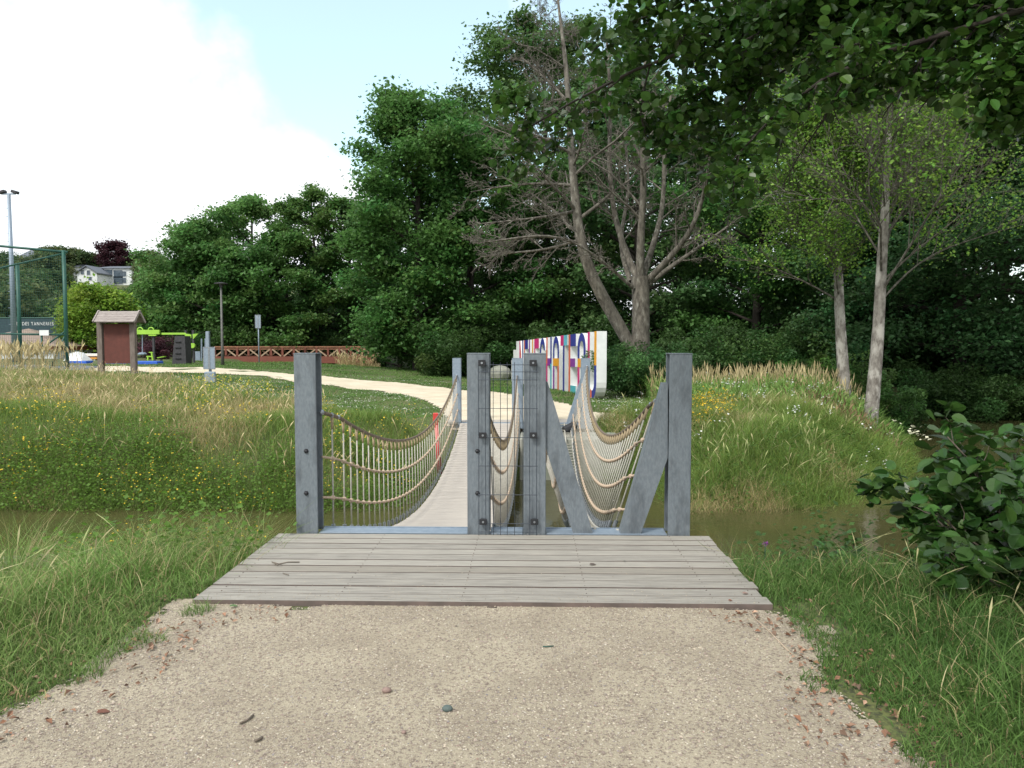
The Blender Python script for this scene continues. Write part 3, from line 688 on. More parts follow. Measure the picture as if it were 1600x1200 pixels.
b.add([A0, A1, A2, A3, (xr1-3.4, YH+3, zr-.6), (xr1, YH+3, zr)], [(0, 1, 5, 4), (1, 2, 5), (2, 3, 4, 5), (3, 0, 4), (3, 2, 1, 0)]); b.build('roof', M['tile'], t)
# banner
YN = 64
t = thing('court_banner', P(45, 511, YN), 'dark windbreak banner lettered TS DES TANNERIES behind the sports fence', 'banner')
xa, xb = P(-60, 500, YN).x, P(88, 500, YN).x; z0, z1 = P(40, 523, YN).z, P(40, 497.5, YN).z
b = MB(); b.box(((xa+xb)/2, YN, (z0+z1)/2), (xb-xa, .04, z1-z0)); b.build('cloth', M['navyfab'], t)
b = MB(); b.tube([(xa, YN-.02, z1+.05), (xb, YN-.02, z1+.05)], .05, 6)
for px in (-40, 0, 40, 60, 88): x = P(px, 500, YN).x; b.tube([(x, YN+.06, z0-3.2), (x, YN+.06, z1+.05)], .05, 6)
b.build('frame', M['green_metal'], t)
def text_mesh(txt, size, loc, m, parent, width=None):
    cu = D.curves.new('txt', 'FONT'); cu.body = txt; cu.size = size; cu.extrude = .004; cu.align_x = 'LEFT'; cu.space_character = 1.25
    o = D.objects.new('txt', cu); COL.objects.link(o); bpy.context.view_layer.update()
    me = D.meshes.new_from_object(o.evaluated_get(bpy.context.evaluated_depsgraph_get())); D.objects.remove(o)
    w = max(v.co.x for v in me.vertices); s = (width/w) if width else 1
    Mx = Matrix.Translation(Vector(loc)-ORG[parent.name])@Matrix.Rotation(PI/2, 4, 'X')@Matrix.Diagonal((s, 1, 1, 1)); me.transform(Mx)
    me.materials.append(m); q = D.objects.new('lettering', me); COL.objects.link(q); q.parent = parent; return q
va = P(25, 508.5, YN); vb_ = P(84, 508.5, YN)
text_mesh('TS DES TANNERIES', .42, (va.x, YN-.03, va.z), M['white'], t, vb_.x-va.x)

# ---- exercise area
YP = 48
def pz_(x, y, Y=YP): return P(x, y, Y)
gz = .0
def gzz(x, Y): return float(hgt(np.array([x]), np.array([float(Y)]))[0])
gx = P(265, 565, YP).x; gz = gzz(gx, YP)
t = thing('outdoor_gym', (gx, YP, gz), 'lime green and black outdoor fitness frame beyond the path', 'fitness frame')
for x in (241, 291.5, 303): v0 = pz_(x, 565); v1 = pz_(x, 516 if x > 250 else 521); b = MB(); b.box((v0.x, YP, (gz-.1+v1.z)/2), (.13 if x > 250 else .12, .13, v1.z-gz+.1)); b.build('post', M['darkgrey'], t)
def lbox(x0, y0, x1, y1, nm, m='lime', d=.15, dy=0): a = pz_(x0, y0); c = pz_(x1, y1); b = MB(); b.box(((a.x+c.x)/2, YP+dy, (a.z+c.z)/2), (abs(c.x-a.x), d, abs(c.z-a.z)), bev=.01); return b.build(nm, M[m], t)
lbox(213, 515.5, 251, 522.5, 'beam', dy=-.1); lbox(253, 520, 291, 523, 'beam'); lbox(234, 523, 246, 525, 'bracket', dy=-.1)
for cx in (219, 236):
    b = MB(); b.tube([pz_(cx+4.2*math.cos(a), 516-4.2*math.sin(a), YP-.1) for a in [PI*k/8 for k in range(9)]], .04, 6); b.build('hoop', M['lime'], t, smooth_=True)
for (xx, yy, x2, y2) in ((289.5, 535.5, 290.7, 551.5), (298.5, 535, 299.7, 551), (289, 535, 300, 536.5), (289, 542.5, 300, 544), (289, 550, 300, 551.5)): lbox(xx, yy, x2, y2, 'ladder_bar', dy=-.2, d=.08)
for poly in ([(290, 521), (300, 523), (300, 528), (291, 530)], [(302, 522), (311, 521), (303, 530)]):
    b = MB(); b.prism([(pz_(*q).x, pz_(*q).z) for q in poly], Matrix.Translation((0, YP-.12, 0)), .1); b.build('gusset', M['lime'], t)
b = MB(); v = pz_(303, 540); b.tube([(v.x, YP-.25, v.z), (v.x, YP-.1, v.z)], .16, 14); b.build('hand_wheel', M['lime'], t)
v0 = pz_(222.5, 523); v1 = pz_(222.5, 553); b = MB(); b.tube([v0, v1], .03, 6); b.build('hanging_pole', M['steel_light'], t)
b = MB(); b.ball(v1, .3, sq=(1, 1, .35)); b.build('disc_seat', M['steel_light'], t)
# climbing tower (black)
gx = P(280, 569, 45).x
t = thing('climbing_tower', (gx, 45, gzz(gx, 45)), 'black tapered climbing block next to the lime green fitness frame', 'climbing block')
q = [(P(x, y, 45).x, P(x, y, 45).z) for x, y in ((268.5, 569.5), (291, 569.5), (288.5, 525), (273, 525))]
b = MB(); b.prism(q, Matrix.Translation((0, 45, 0)), .8); bd = b.build('body', M['darkgrey'], t)
for y in (534, 543, 552, 560): v = P(281, y, 45); b = MB(); b.box((v.x-.1, 44.96, v.z), (.35, .06, .06), bev=.01); b.build('foothold', M['black'], t)
# exercise bike
gx = P(236, 562, 47).x; gz = gzz(gx, 47)
t = thing('exercise_bike', (gx, 47, gz), 'low lime green exercise seat left of the black post of the fitness frame', 'exercise bike')
b = MB(); b.bar(P(239, 563, 47), P(237, 551, 47), .08, .1); b.bar(P(231, 563, 47), P(231.5, 556, 47), .08, .1); b.bar(P(229, 557, 47), P(239, 557, 47), .08, .07); b.build('frame', M['lime'], t)
b = MB(); b.bar(P(233, 550.5, 47), P(239, 550.5, 47), .09, .05); b.build('seat', M['lime'], t)
gx = P(251, 562, 49).x
t = thing('sit_up_bench', (gx, 49, gzz(gx, 49)), 'small lime and yellow bench right of the fitness frame post', 'bench')
b = MB(); b.bar(P(247, 559, 49), P(258, 557, 49), .3, .06); b.build('seat', M['lime'], t); b = MB(); b.bar(P(252, 564, 49), P(252, 558, 49), .1, .1); b.build('leg', M['darkgrey'], t)
# rules board and post
gx = P(309, 563, 50).x; t = thing('rules_board', (gx, 50, gzz(gx, 50)), 'pale grey park rules board between two poles beside the fitness frame', 'board')
a = P(303, 549, 50); c = P(313, 563, 50); b = MB(); b.box(((a.x+c.x)/2, 50, (a.z+c.z)/2), (c.x-a.x, .06, a.z-c.z)); b.build('panel', M['steel_light'], t)
for x in (315, 321): v0 = P(x, 564, 50); v1 = P(x, 529, 50); b = MB(); b.tube([v0, v1], .05, 8); b.build('pole', M['steel_light'], t)
gx = P(325.5, 560, 42).x; t = thing('wooden_bollard', (gx, 42, gzz(gx, 42)), 'tall square grey post right behind the short metal sign', 'post')
v1 = P(325.5, 518, 42); b = MB(); b.box((gx, 42, (gzz(gx, 42)+v1.z)/2), (.19, .19, v1.z-gzz(gx, 42)), bev=.02); b.build('shaft', M['steel_light'], t)
# flat play things
for px, py, w, m, lab, nm, cat in ((232, 569, 2.1, 'blue', 'flat blue slab on the lawn in front of the fitness frame', 'play_mat', 'mat'), (126, 568.5, 1.7, 'blue', 'flat blue slab on the lawn just right of the green corner post', 'play_mat', 'mat'), (190, 569, 2.0, 'blue', 'flat blue slab on the lawn behind the roofed notice board', 'play_mat', 'mat')):
    v = G(px, py); b = MB(); b.box((v.x, v.y, v.z+.10), (w*.7, .8, .18), bev=.03); b.box((v.x, v.y, v.z+.02), (w*.8, 1.0, .06))
    o = b.build(nm, M[m], None, Vector((v.x, v.y, v.z))); tag(o, lab, cat, None)
v = P(118, 562, 52); gz = gzz(v.x, 52); t = thing('picnic_tent', (v.x, 52, gz), 'small white tent with peaked top right of the green corner post', 'tent')
b = MB(); zt = P(118, 549, 52).z
b.add([(v.x-.55, 51.5, gz), (v.x+.75, 51.5, gz), (v.x+.75, 52.8, gz), (v.x-.55, 52.8, gz), (v.x-.4, 51.7, zt-.2), (v.x+.1, 52, zt), (v.x+.3, 52.5, zt-.1), (v.x-.4, 52.5, zt-.25)],
      [(0, 1, 5, 4), (1, 2, 6, 5), (2, 3, 7, 6), (3, 0, 4, 7), (4, 5, 6, 7)]); b.build('canopy', M['white'], t)
v = P(137, 560, 54); gz = gzz(v.x, 54); t = thing('play_bench', (v.x, 54, gz), 'long low bench with orange seat right of the white tent', 'bench')
b = MB(); z_ = P(137, 560, 54).z; b.box((v.x, 54, z_), (1.6, .5, .12), bev=.02); b.build('seat', M['orange'], t)
b = MB(); b.box((v.x, 54.25, z_+.25), (1.3, .08, .2), bev=.02); b.build('backrest', M['white'], t)
b = MB(); [b.box((v.x+s*.6, 54, (gz+z_)/2-.03), (.12, .4, z_-gz-.06)) for s in (-1, 1)]; b.build('supports', M['white'], t)
v = P(781, 585, 44); gz = gzz(v.x, 44); b = MB(); b.ball((v.x, 44, gz+.35), .62, sq=(1.1, .7, .8), n=10, k=6)
o = b.build('boulder', M['concrete'], None, Vector((v.x, 44, gz))); tag(o, 'pale grey boulder on the lawn left of the letter sign', 'boulder')

# ---- hillside houses
YQ = 180
def house(px0, px1, pyb, pye, pyr, Y, dep, rot, label, gable, wins, roofmat='slate'):
    a = P(px0, pyb, Y); c = P(px1, pyb, Y); ze = P(px0, pye, Y).z; zr = P(px0, pyr, Y).z; xm = (a.x+c.x)/2; w = c.x-a.x
    zb = a.z-6
    t = thing('hillside_house', (xm, Y, a.z), label, 'house')
    b = MB(); b.box((xm, Y+dep/2, (zb+ze)/2), (w, dep, ze-zb))
    if gable: b.prism([(a.x, ze), (c.x, ze), (xm, zr-.2)], Matrix.Translation((0, Y+.0, 0)), dep)
    b.build('wall', M['render'], t)
    b = MB()
    if gable:
        for s in (-1, 1): e = Vector((xm+s*(w/2+.4), 0, ze-.3)); rp = Vector((xm, 0, zr)); b.add([(e.x, Y-.5, e.z), (rp.x, Y-.5, rp.z), (rp.x, Y+dep+.5, rp.z), (e.x, Y+dep+.5, e.z), (e.x, Y-.5, e.z+.25), (rp.x, Y-.5, rp.z+.25), (rp.x, Y+dep+.5, rp.z+.25), (e.x, Y+dep+.5, e.z+.25)], [(0, 1, 2, 3), (7, 6, 5, 4), (0, 4, 5, 1), (2, 6, 7, 3), (1, 5, 6, 2), (3, 7, 4, 0)])
    else:
        b.add([(a.x-.4, Y-.5, ze), (c.x+.4, Y-.5, ze), (c.x+.4, Y+dep, ze), (a.x-.4, Y+dep, ze), (a.x+1.5, Y+dep/2, zr), (c.x-1.5, Y+dep/2, zr)], [(0, 1, 5, 4), (1, 2, 5), (2, 3, 4, 5), (3, 0, 4), (3, 2, 1, 0)])
    b.build('roof', M[roofmat], t)
    for (x, y, ww, hh) in wins:
        p = P(x, y, Y); b = MB(); b.box((p.x, Y-.03, p.z), (ww, .1, hh)); f = b.build('window', M['white'], t)
        b = MB(); b.box((p.x, Y-.1, p.z), (ww-.2, .04, hh-.2)); b.build('pane', M['glass'], f)
house(121, 152, 447, 426, 416, 178, 9, 0, 'white gabled house on the wooded hillside', True, ((129, 425, 1, 1.3), (138.5, 426, 1, 1.3), (141, 435, 1, 1)))
house(146, 206, 447, 419.5, 413, 184, 10, 0, 'wide white apartment house with dark low roof on the hillside', False, ((151, 425.5, 1, .9), (151.5, 435.5, 1, .9), (170, 426, 2.2, 1.6), (184.5, 428, 2.4, 2.0), (185, 438, 2.4, 2.0), (194.5, 428, 1.1, 1.5), (194.5, 438, 1.1, 1.5)))
house(28, 76, 420, 403, 385, 200, 9, 0, 'long slate roofed house high among the hillside trees at the left', False, ())
house(95, 122, 430, 417, 408, 190, 9, 0, 'grey slate roofed cottage left of the white gabled house', False, ())

# ================================================================== TREES
def palette(base, n, var=.25): 
    k = 1+RG.normal(size=(n, 1))*var; h = RG.normal(size=(n, 1))*.07
    c = np.array(base)[None]*np.clip(k, .45, 1.9); c[:, 0:1] *= (1+h*1.6); return np.clip(c, .004, .9)
def tree_geo(H, Rr, cb, seed, nlimb, nl, ls, base, trunk_r, prof=None, droop=0., flat=.55, cr=.2, lean=(0, 0)):
    rg = np.random.default_rng(seed); paths = []
    k = 9; ts = np.linspace(0, 1, k); tr = np.stack([rg.normal(0, .02*H, k).cumsum()*.35*ts+lean[0]*ts, rg.normal(0, .02*H, k).cumsum()*.35*ts+lean[1]*ts, ts*H*.93], 1)
    paths.append((tr, trunk_r*(1-ts*.93)**.9+.01))
    cl = []; az = rg.random()*6
    prof = prof or (lambda u: math.sin(PI*min(1, (u+.12)/1.12)**.75)**.6)
    for q in range(nlimb):
        u = (q+.5)/nlimb; z0 = (cb+(1-cb)*u*.93)*H*.95; az += 2.4+rg.normal()*.3
        L = Rr*prof(u)*(.8+.45*rg.random()); base_p = np.array([np.interp(z0, tr[:, 2], tr[:, 0]), np.interp(z0, tr[:, 2], tr[:, 1]), z0])
        up = .25+.5*u; m_ = 6; tq = np.linspace(0, 1, m_)
        d = np.array([math.cos(az), math.sin(az), 0]); w_ = rg.normal(0, .05*L, (m_, 3)).cumsum(0)*.5
        pt = base_p+d*(L*tq)[:, None]+np.array([0, 0, 1])*(L*up*tq-L*droop*tq**2)[:, None]+w_*tq[:, None]
        r0 = trunk_r*.42*(1-.75*u); paths.append((pt, r0*(1-tq*.9)+.006))
        for s in range(4):
            tb = .3+.18*s+rg.random()*.1; bp = base_p+(pt[-1]-base_p)*0; bp = np.array([np.interp(tb, tq, pt[:, c]) for c in range(3)])
            a2 = az+(1 if s % 2 else -1)*(.5+.6*rg.random()); l2 = L*(.5-.25*tb)*(.7+.6*rg.random())
            d2 = np.array([math.cos(a2), math.sin(a2), .15+.3*rg.random()-droop*.5]); t4 = np.linspace(0, 1, 4)
            p2 = bp+d2*(l2*t4)[:, None]; paths.append((p2, r0*.4*(1-t4*.85)+.004))
            cl += [p2[2], p2[3]]
        cl += [pt[3], pt[4], pt[5]]
    cl.append(tr[-1]); cl.append(tr[-2]); cl = np.array(cl); nC = len(cl)
    crr = Rr*cr*(.7+.6*rg.random(nC)); per = np.maximum(8, (nl*crr**2/np.sum(crr**2)).astype(int))
    idx = np.repeat(np.arange(nC), per); n = len(idx); off = rg.normal(size=(n, 3)); off /= np.linalg.norm(off, axis=1)[:, None]; off *= (rg.random((n, 1))**.45)
    off *= np.where(rg.random((n, 1)) < .3, 1.75, 1.0)
    off[:, 2] *= flat; C = cl[idx]+off*crr[idx][:, None]*1.1
    cc = palette(base, nC, .16)[idx]*(1+rg.normal(size=(n, 1))*.22); cc = np.clip(cc, .004, .9)
    Nn = rnd_normals(n, .55); sz = ls*(.6+.8*rg.random(n))
    return tubes(paths, 6), leaf_arrays(C, sz, Nn, cc, .7)
def tree(name, loc, geo, label, cat='tree', bark='bark_dark', group=None, leafmat='leaf'):
    t = thing(name, loc, label, cat, group); o = Vector(loc)
    (V, F, T), (V2, F2, T2, c2) = geo
    off = np.array(o)
    np_mesh('trunk', V+off, F, T, M[bark], t, smooth_=True)
    np_mesh('crown', V2+off, F2, T2, M[leafmat], t, col=c2)
    return t
def copy_thing(o, loc, rz, sc, label, group=None):
    c = o.copy(); COL.objects.link(c); c.location = loc; c.rotation_euler = (0, 0, rz); c.scale = (sc[0], sc[0], sc[1]); c['label'] = label
    if group: c['group'] = group
    elif 'group' in c: del c['group']
    for ch in o.children: q = ch.copy(); COL.objects.link(q); q.parent = c
    return c
def tloc(px, Y, dz=-.15): x = P(px, 560, Y).x; return (x, Y, gzz(x, Y)+dz)
def hfor(py, Y, z): return P(800, py, Y).z-z
DARK = (.088, .20, .050); MID = (.125, .245, .068); BLUEG = (.082, .172, .056); YEL = (.20, .33, .045)
# left middle row of alders behind the truss bridge
def big(px, Y, top, Rr, seed, nl, base, label, cb=.12, nlimb=22, ls=.3, tr_=.28, name='alder_tree', cr=.2, **k):
    l = tloc(px, Y); H = hfor(top, Y, l[2]); return tree(name, l, tree_geo(H, Rr, cb, seed, nlimb, nl, ls, base, tr_, cr=cr, **k), label)
t1 = big(310, 66, 333, 4.3, 1, 26000, MID, 'mid green tree behind the left end of the truss bridge, lowest of the row', ls=.27)
t2_ = big(398, 68, 290, 4.6, 2, 30000, MID, 'tall airy tree directly behind the sign on its thin pole', ls=.26, cr=.16)
t3 = big(497, 64, 268, 4.2, 3, 26000, (.10, .20, .05), 'tall round topped tree with gaps above the truss bridge', ls=.26, cr=.15)
t4 = big(345, 64, 372, 3.8, 4, 20000, DARK, 'dark bushy tree low behind the park lamp', cb=.04)
t5 = big(450, 65, 350, 4.2, 5, 22000, DARK, 'dark bushy tree low behind the middle of the truss bridge', cb=.04)
t6 = big(262, 72, 402, 3.3, 6, 20000, MID, 'rounded green tree above the fitness frame', cb=.05)
# the big dark clump
big(652, 47, 122, 3.5, 11, 70000, DARK, 'tallest dense dark green alder left of the leafless tree', cb=.03, nlimb=40, ls=.24, tr_=.35, cr=.26, prof=lambda u: .55+.5*math.sin(PI*min(1, u*.9+.12)))
big(600, 66, 285, 3.6, 12, 30000, DARK, 'dense green tree at the left edge of the dark clump', cb=.12, nlimb=26, ls=.24, cr=.18)
big(735, 50, 165, 4.8, 13, 42000, DARK, 'broad dark tree behind the left twigs of the leafless tree', cb=.03, nlimb=30, ls=.24, tr_=.35, cr=.17)
big(862, 54, 0, 5.2, 14, 76000, (.085, .165, .045), 'very tall spreading tree rising behind the leafless tree', cb=.03, nlimb=42, ls=.24, tr_=.4, cr=.18, prof=lambda u: .6+.45*math.sin(PI*min(1, u*.9+.12)))
A = big(1000, 50, 60, 5.2, 15, 46000, BLUEG, 'tall dark tree straight behind the leafless tree crown', cb=.03, nlimb=32, ls=.26, tr_=.4, cr=.17)
B = big(1180, 48, 120, 5.0, 16, 40000, DARK, 'dark tree between the leafless tree and the pale trunks', cb=.03, nlimb=30, ls=.26, tr_=.3, cr=.16)
C_ = big(1340, 44, 70, 5.0, 17, 44000, BLUEG, 'dark tree behind the two pale trunks', cb=.03, nlimb=32, ls=.24, tr_=.3, cr=.17)
# right bank thicket down to the water
big(1500, 34, 60, 5.2, 18, 60000, (.058, .135, .046), 'dark drooping tree over the pond at the right', cb=.0, nlimb=38, ls=.19, tr_=.3, cr=.17, droop=.35, name='bank_tree')
big(1640, 32, -60, 5.4, 19, 56000, (.055, .13, .045), 'dark tree over the pond at the right picture edge', cb=.0, nlimb=38, ls=.19, tr_=.3, cr=.17, droop=.35, name='bank_tree')
big(1400, 37, 300, 3.4, 20, 30000, (.052, .12, .04), 'low dark tree at the back corner of the pond', cb=.0, nlimb=26, ls=.2, tr_=.2, cr=.2, droop=.2, name='bank_tree')
# second row: copies
rl = random.Random(5)
row2 = [(545, 66, A, .7), (625, 62, B, .72), (700, 64, A, .62), (790, 66, B, .8), (905, 63, C_, .95), (1060, 66, A, 1.0), (1130, 62, C_, .7), (1270, 58, A, .95), (1420, 52, B, 1.0), (1560, 50, A, 1.0), (1690, 44, C_, .9)]
names2 = ['dark treetop at the left end of the rear row, behind the truss bridge end', 'dark tree behind the tallest alder', 'dark tree in the rear row behind the left twigs', 'dark tree in the rear row behind the letter sign', 'tall tree in the rear row left of the leafless main trunk', 'tree in the rear row right of the leafless main trunk', 'low dark tree in the gap right of the leafless tree', 'tree in the rear row left of the pale trunks', 'tree in the rear row right of the pale trunks', 'tree in the rear row above the pond', 'tree in the rear row at the right picture edge']
for (px, Y, src, s), lab in zip(row2, names2):
    l = tloc(px, Y); copy_thing(src, l, rl.uniform(0, 6), (s, s), lab)
# round yellow green tree left
big(152, 63, 445, 2.6, 21, 22000, YEL, 'round yellow green tree behind the roofed notice board', cb=.0, nlimb=28, ls=.25, tr_=.15, cr=.24, flat=.8, name='round_tree')
# shrubs under the trees
def shrub_geo(H, Rr, seed, nl, ls, base, flat=.8):
    rg = np.random.default_rng(seed); paths = []; cl = []
    for q in range(16):
        a = rg.random()*6.3; l = Rr*(.3+.7*rg.random()); hh = H*(.35+.65*rg.random())*(1-.35*l/Rr); t4 = np.linspace(0, 1, 5)
        pt = np.stack([math.cos(a)*l*t4, math.sin(a)*l*t4, hh*t4**.8], 1)+rg.normal(0, .03*H, (5, 3))*t4[:, None]; paths.append((pt, .03*(1-t4*.8)))
        cl += [pt[1], pt[2], pt[3], pt[4]]
    cl = np.array(cl); nC = len(cl); crr = min(H, Rr)*.26*(.7+.6*rg.random(nC)); idx = rg.integers(0, nC, nl)
    off = rg.normal(size=(nl, 3)); off /= np.linalg.norm(off, axis=1)[:, None]; off *= rg.random((nl, 1))**.4; off[:, 2] *= flat
    C = cl[idx]+off*crr[idx][:, None]; C[:, 2] = np.maximum(C[:, 2], .02)
    cc = palette(base, nC, .2)[idx]*(1+rg.normal(size=(nl, 1))*.2)
    return tubes(paths, 5), leaf_arrays(C, ls*(.6+.8*rg.random(nl)), rnd_normals(nl, .6), np.clip(cc, .004, .9), .6)
def shrub(px, Y, H, Rr, seed, nl, ls, base, label, name='shrub', dz=-.1): return tree(name, tloc(px, Y, dz), shrub_geo(H, Rr, seed, nl, ls, base), label, 'shrub')
shrub(1000, 25.5, 2.1, 1.7, 31, 15000, .10, (.07, .16, .05), 'dense green shrub at the foot of the leafless tree')
shrub(1045, 27.5, 2.2, 1.5, 32, 10000, .11, (.07, .15, .045), 'leafy shrub right of the leafless tree trunk')
shrub(962, 30, 1.9, 1.4, 33, 9000, .11, (.055, .125, .04), 'dark shrub right behind the end of the letter sign')
shrub(1258, 27, 1.7, 1.1, 34, 8000, .10, (.10, .21, .04), 'bright green shrub left of the pale trunks')
shrub(1400, 24, 2.6, 1.2, 35, 10000, .11, (.08, .17, .045), 'green shrub right of the pale trunks at the pond edge')
shrub(1340, 26.5, 2.3, 1.0, 36, 7000, .10, (.09, .18, .045), 'green shrub between the two pale trunks')
S0 = shrub(690, 44, 3.2, 3.2, 37, 16000, .17, (.060, .13, .035), 'dark shrub mass under the broad dark tree left of the far gate post')
for px, Y, s, lab in ((668, 48, .9, 'dark shrub at the right end of the truss bridge'), (760, 47, 1.1, 'dark shrub behind the mesh panel'), (835, 48, 1.15, 'dark shrub behind the letter sign middle'), (900, 46, 1.15, 'dark shrub behind the letter sign right half'), (1100, 40, 1.0, 'dark shrub behind the dry grass crest'), (1180, 42, 1.1, 'dark shrub further right behind the dry grass crest'), (1300, 38, 1.0, 'dark shrub behind the pale trunks'), (1400, 36, 1.1, 'dark shrub at the back of the pond'), (1455, 31.5, .75, 'dark shrub overhanging the pond, left'), (1500, 30.2, .75, 'dark shrub overhanging the pond, second from left'), (1555, 30, .75, 'dark shrub overhanging the pond, middle'), (1615, 29.6, .75, 'dark shrub overhanging the pond, right'), (300, 62, .8, 'dark shrub behind the rules board'), (380, 64, 1.1, 'dark shrub behind the left half of the truss bridge'), (480, 64, 1.1, 'dark shrub behind the right half of the truss bridge')):
    copy_thing(S0, tloc(px, Y), rl.uniform(0, 6), (s, s), lab)
for k, (px, Y, s) in enumerate([(700, 58, 1.5), (740, 60, 1.6), (830, 58, 1.7), (910, 60, 1.6), (990, 58, 1.6), (1070, 56, 1.6), (1150, 54, 1.5), (1230, 52, 1.6), (1310, 50, 1.5), (1390, 48, 1.5), (1470, 46, 1.5), (1560, 44, 1.5), (340, 74, 1.8), (430, 74, 1.8), (500, 74, 1.8)]):
    copy_thing(S0, tloc(px, Y), rl.uniform(0, 6), (s, s*1.2), 'dark undergrowth bush deep in the shade behind the tree trunks', 'undergrowth bushes behind the trees')
shrub(250, 58, 2.0, 2.2, 38, 9000, .15, (.10, .045, .06), 'purple leaved shrub behind the fitness frame', 'flowering_shrub')
# hill trees: copies
l = (-73.5, 110, gzz(-73.5, 110)); H1 = tree('hillside_tree', l, tree_geo(9, 3.6, .02, 51, 22, 7000, .55, (.075, .125, .045), .2, cr=.26, flat=.8), 'rounded tree on the lower hillside', 'tree', group='trees on the hillside')
H2 = tree('hillside_tree', (-97, 150, gzz(-97, 150)), tree_geo(10, 3.8, .02, 52, 22, 7000, .55, (.105, .145, .055), .2, cr=.24, flat=.8), 'pale tree on the upper hillside', 'tree', group='trees on the hillside')
Hp = tree('copper_tree', (P(181, 420, 196).x, 196, gzz(P(181, 420, 196).x, 196)), tree_geo(P(181, 378, 196).z-gzz(P(181, 420, 196).x, 196), 3.6, .3, 53, 22, 8000, .5, (.06, .022, .03), .3, cr=.25, flat=.9), 'copper leaved tree behind the white apartment house', 'tree')
BOX = [(112, 410, 212, 443)]
cnt = 0
HC = []
for k in range(1100):
    Y = rl.uniform(82, 240); px = rl.uniform(-70, 262); s = rl.uniform(.6, 1.0)
    if k > 420: Y = rl.uniform(84, 172); px = rl.uniform(90, 262); s = rl.uniform(.35, .6)
    if k > 900: Y = rl.uniform(90, 240); px = rl.uniform(-260, -60); s = rl.uniform(.7, 1.0)
    x = P(px, 500, Y).x; z = gzz(x, Y); hgt_ = 10*s
    p1 = proj(x, Y, z+hgt_); p0 = proj(x, Y, z); rpx = 3.8*s*FPX/Y
    sky_lim = 372+25*math.sin(px*.045)+abs(px-60)*.08
    if p1[1] < sky_lim: continue
    bad = False
    for (a, c, d, e) in BOX:
        if Y < 190 and p0[0]+rpx > a and p0[0]-rpx < d and p1[1] < e and p0[1] > c: bad = True
    if Y < 190 and 20 < p0[0] < 90 and p1[1] < 404: bad = True
    if any((x-a)**2+(Y-c)**2 < 16 for a, c in HC): continue
    if bad: continue
    HC.append((x, Y)); cnt += 1
    src = H1 if rl.random() < .5 else H2
    copy_thing(src, (x, Y, z-.4), rl.uniform(0, 6), (s*rl.uniform(.85, 1.2), s), 'leafy green tree among the many on the hillside', 'leafy trees on the hillside')
    if cnt >= 230: break

# ---- branching trees built limb by limb
def interp_path(pts, rs, n):
    pts = np.asarray(pts, float); d = np.concatenate([[0], np.cumsum(np.linalg.norm(np.diff(pts, axis=0), axis=1))]); d /= d[-1]; q = np.linspace(0, 1, n)
    # Catmull-like smoothing
    P_ = np.stack([np.interp(q, d, pts[:, c]) for c in range(3)], 1)
    for _ in range(3): P_[1:-1] = (P_[:-2]+2*P_[1:-1]+P_[2:])/4
    return P_, np.interp(q, d, rs)
def grow(rg, pts, rs, depth, paths, tips, spread, nchild, lfrac, up, minr=.004, t0=.25, grav=0, rk=.5):
    paths.append((pts, rs))
    L = np.linalg.norm(pts[-1]-pts[0])
    if depth == 0: tips.append((pts[-1], pts[-1]-pts[-2])); tips.append((pts[len(pts)//2], pts[-1]-pts[-2])); return
    for c in range(nchild):
        t_ = t0+(1-t0)*(c+.3+.5*rg.random())/nchild; i = t_*(len(pts)-1); i0 = min(int(i), len(pts)-2); f = i-i0
        p = pts[i0]*(1-f)+pts[i0+1]*f; r = rs[i0]*(1-f)+rs[i0+1]*f; d = pts[i0+1]-pts[i0]; d = d/np.linalg.norm(d)
        rv = rg.normal(size=3); rv -= d*(rv@d); rv /= np.linalg.norm(rv); dd = d*math.cos(spread)+rv*math.sin(spread); dd[2] += up; dd /= np.linalg.norm(dd)
        l = L*lfrac*(.6+.7*rg.random())*(1.1-.5*t_); k = 5; q = np.linspace(0, 1, k)
        w = rg.normal(0, .07*l, (k, 3)).cumsum(0)*q[:, None]
        cp = p+dd*(l*q)[:, None]+w; cp[:, 2] += (-grav*l)*q**2
        r1 = max(minr, r*rk); grow(rg, cp, r1*(1-q*.75)+minr*.3, depth-1, paths, tips, spread, max(2, nchild-1), lfrac*.95, up, minr, .2, grav, max(rk, .42))
YT = 27.0
rg = np.random.default_rng(77); paths = []; tips = []
def px3(lst, Y): return [tuple(P(x, y, Y+dy)) for x, y, dy in lst]
base = tloc(1000, YT)
s_ = YT/FPX
main, mr_ = interp_path(px3([(1002, 600, 0), (1000, 520, 0), (1003, 470, 0), (1000, 432, 0)], YT), [16*s_, 14*s_, 13.5*s_, 14*s_], 8); paths.append((main, mr_))
lean_, lr_ = interp_path(px3([(1000, 570, .1), (970, 510, 0), (940, 465, -.2), (915, 415, -.4), (903, 370, -.5), (898, 300, -.4), (890, 210, -.2), (885, 100, .2), (872, 10, .6), (868, -40, .8)], YT), [10*s_, 10*s_, 9.5*s_, 8.5*s_, 8*s_, 6.5*s_, 5*s_, 3.5*s_, 2*s_, 1.2*s_], 22)
grow(rg, lean_, lr_, 3, paths, tips, 1.15, 20, .30, .05, .005, .33, .08, .4)
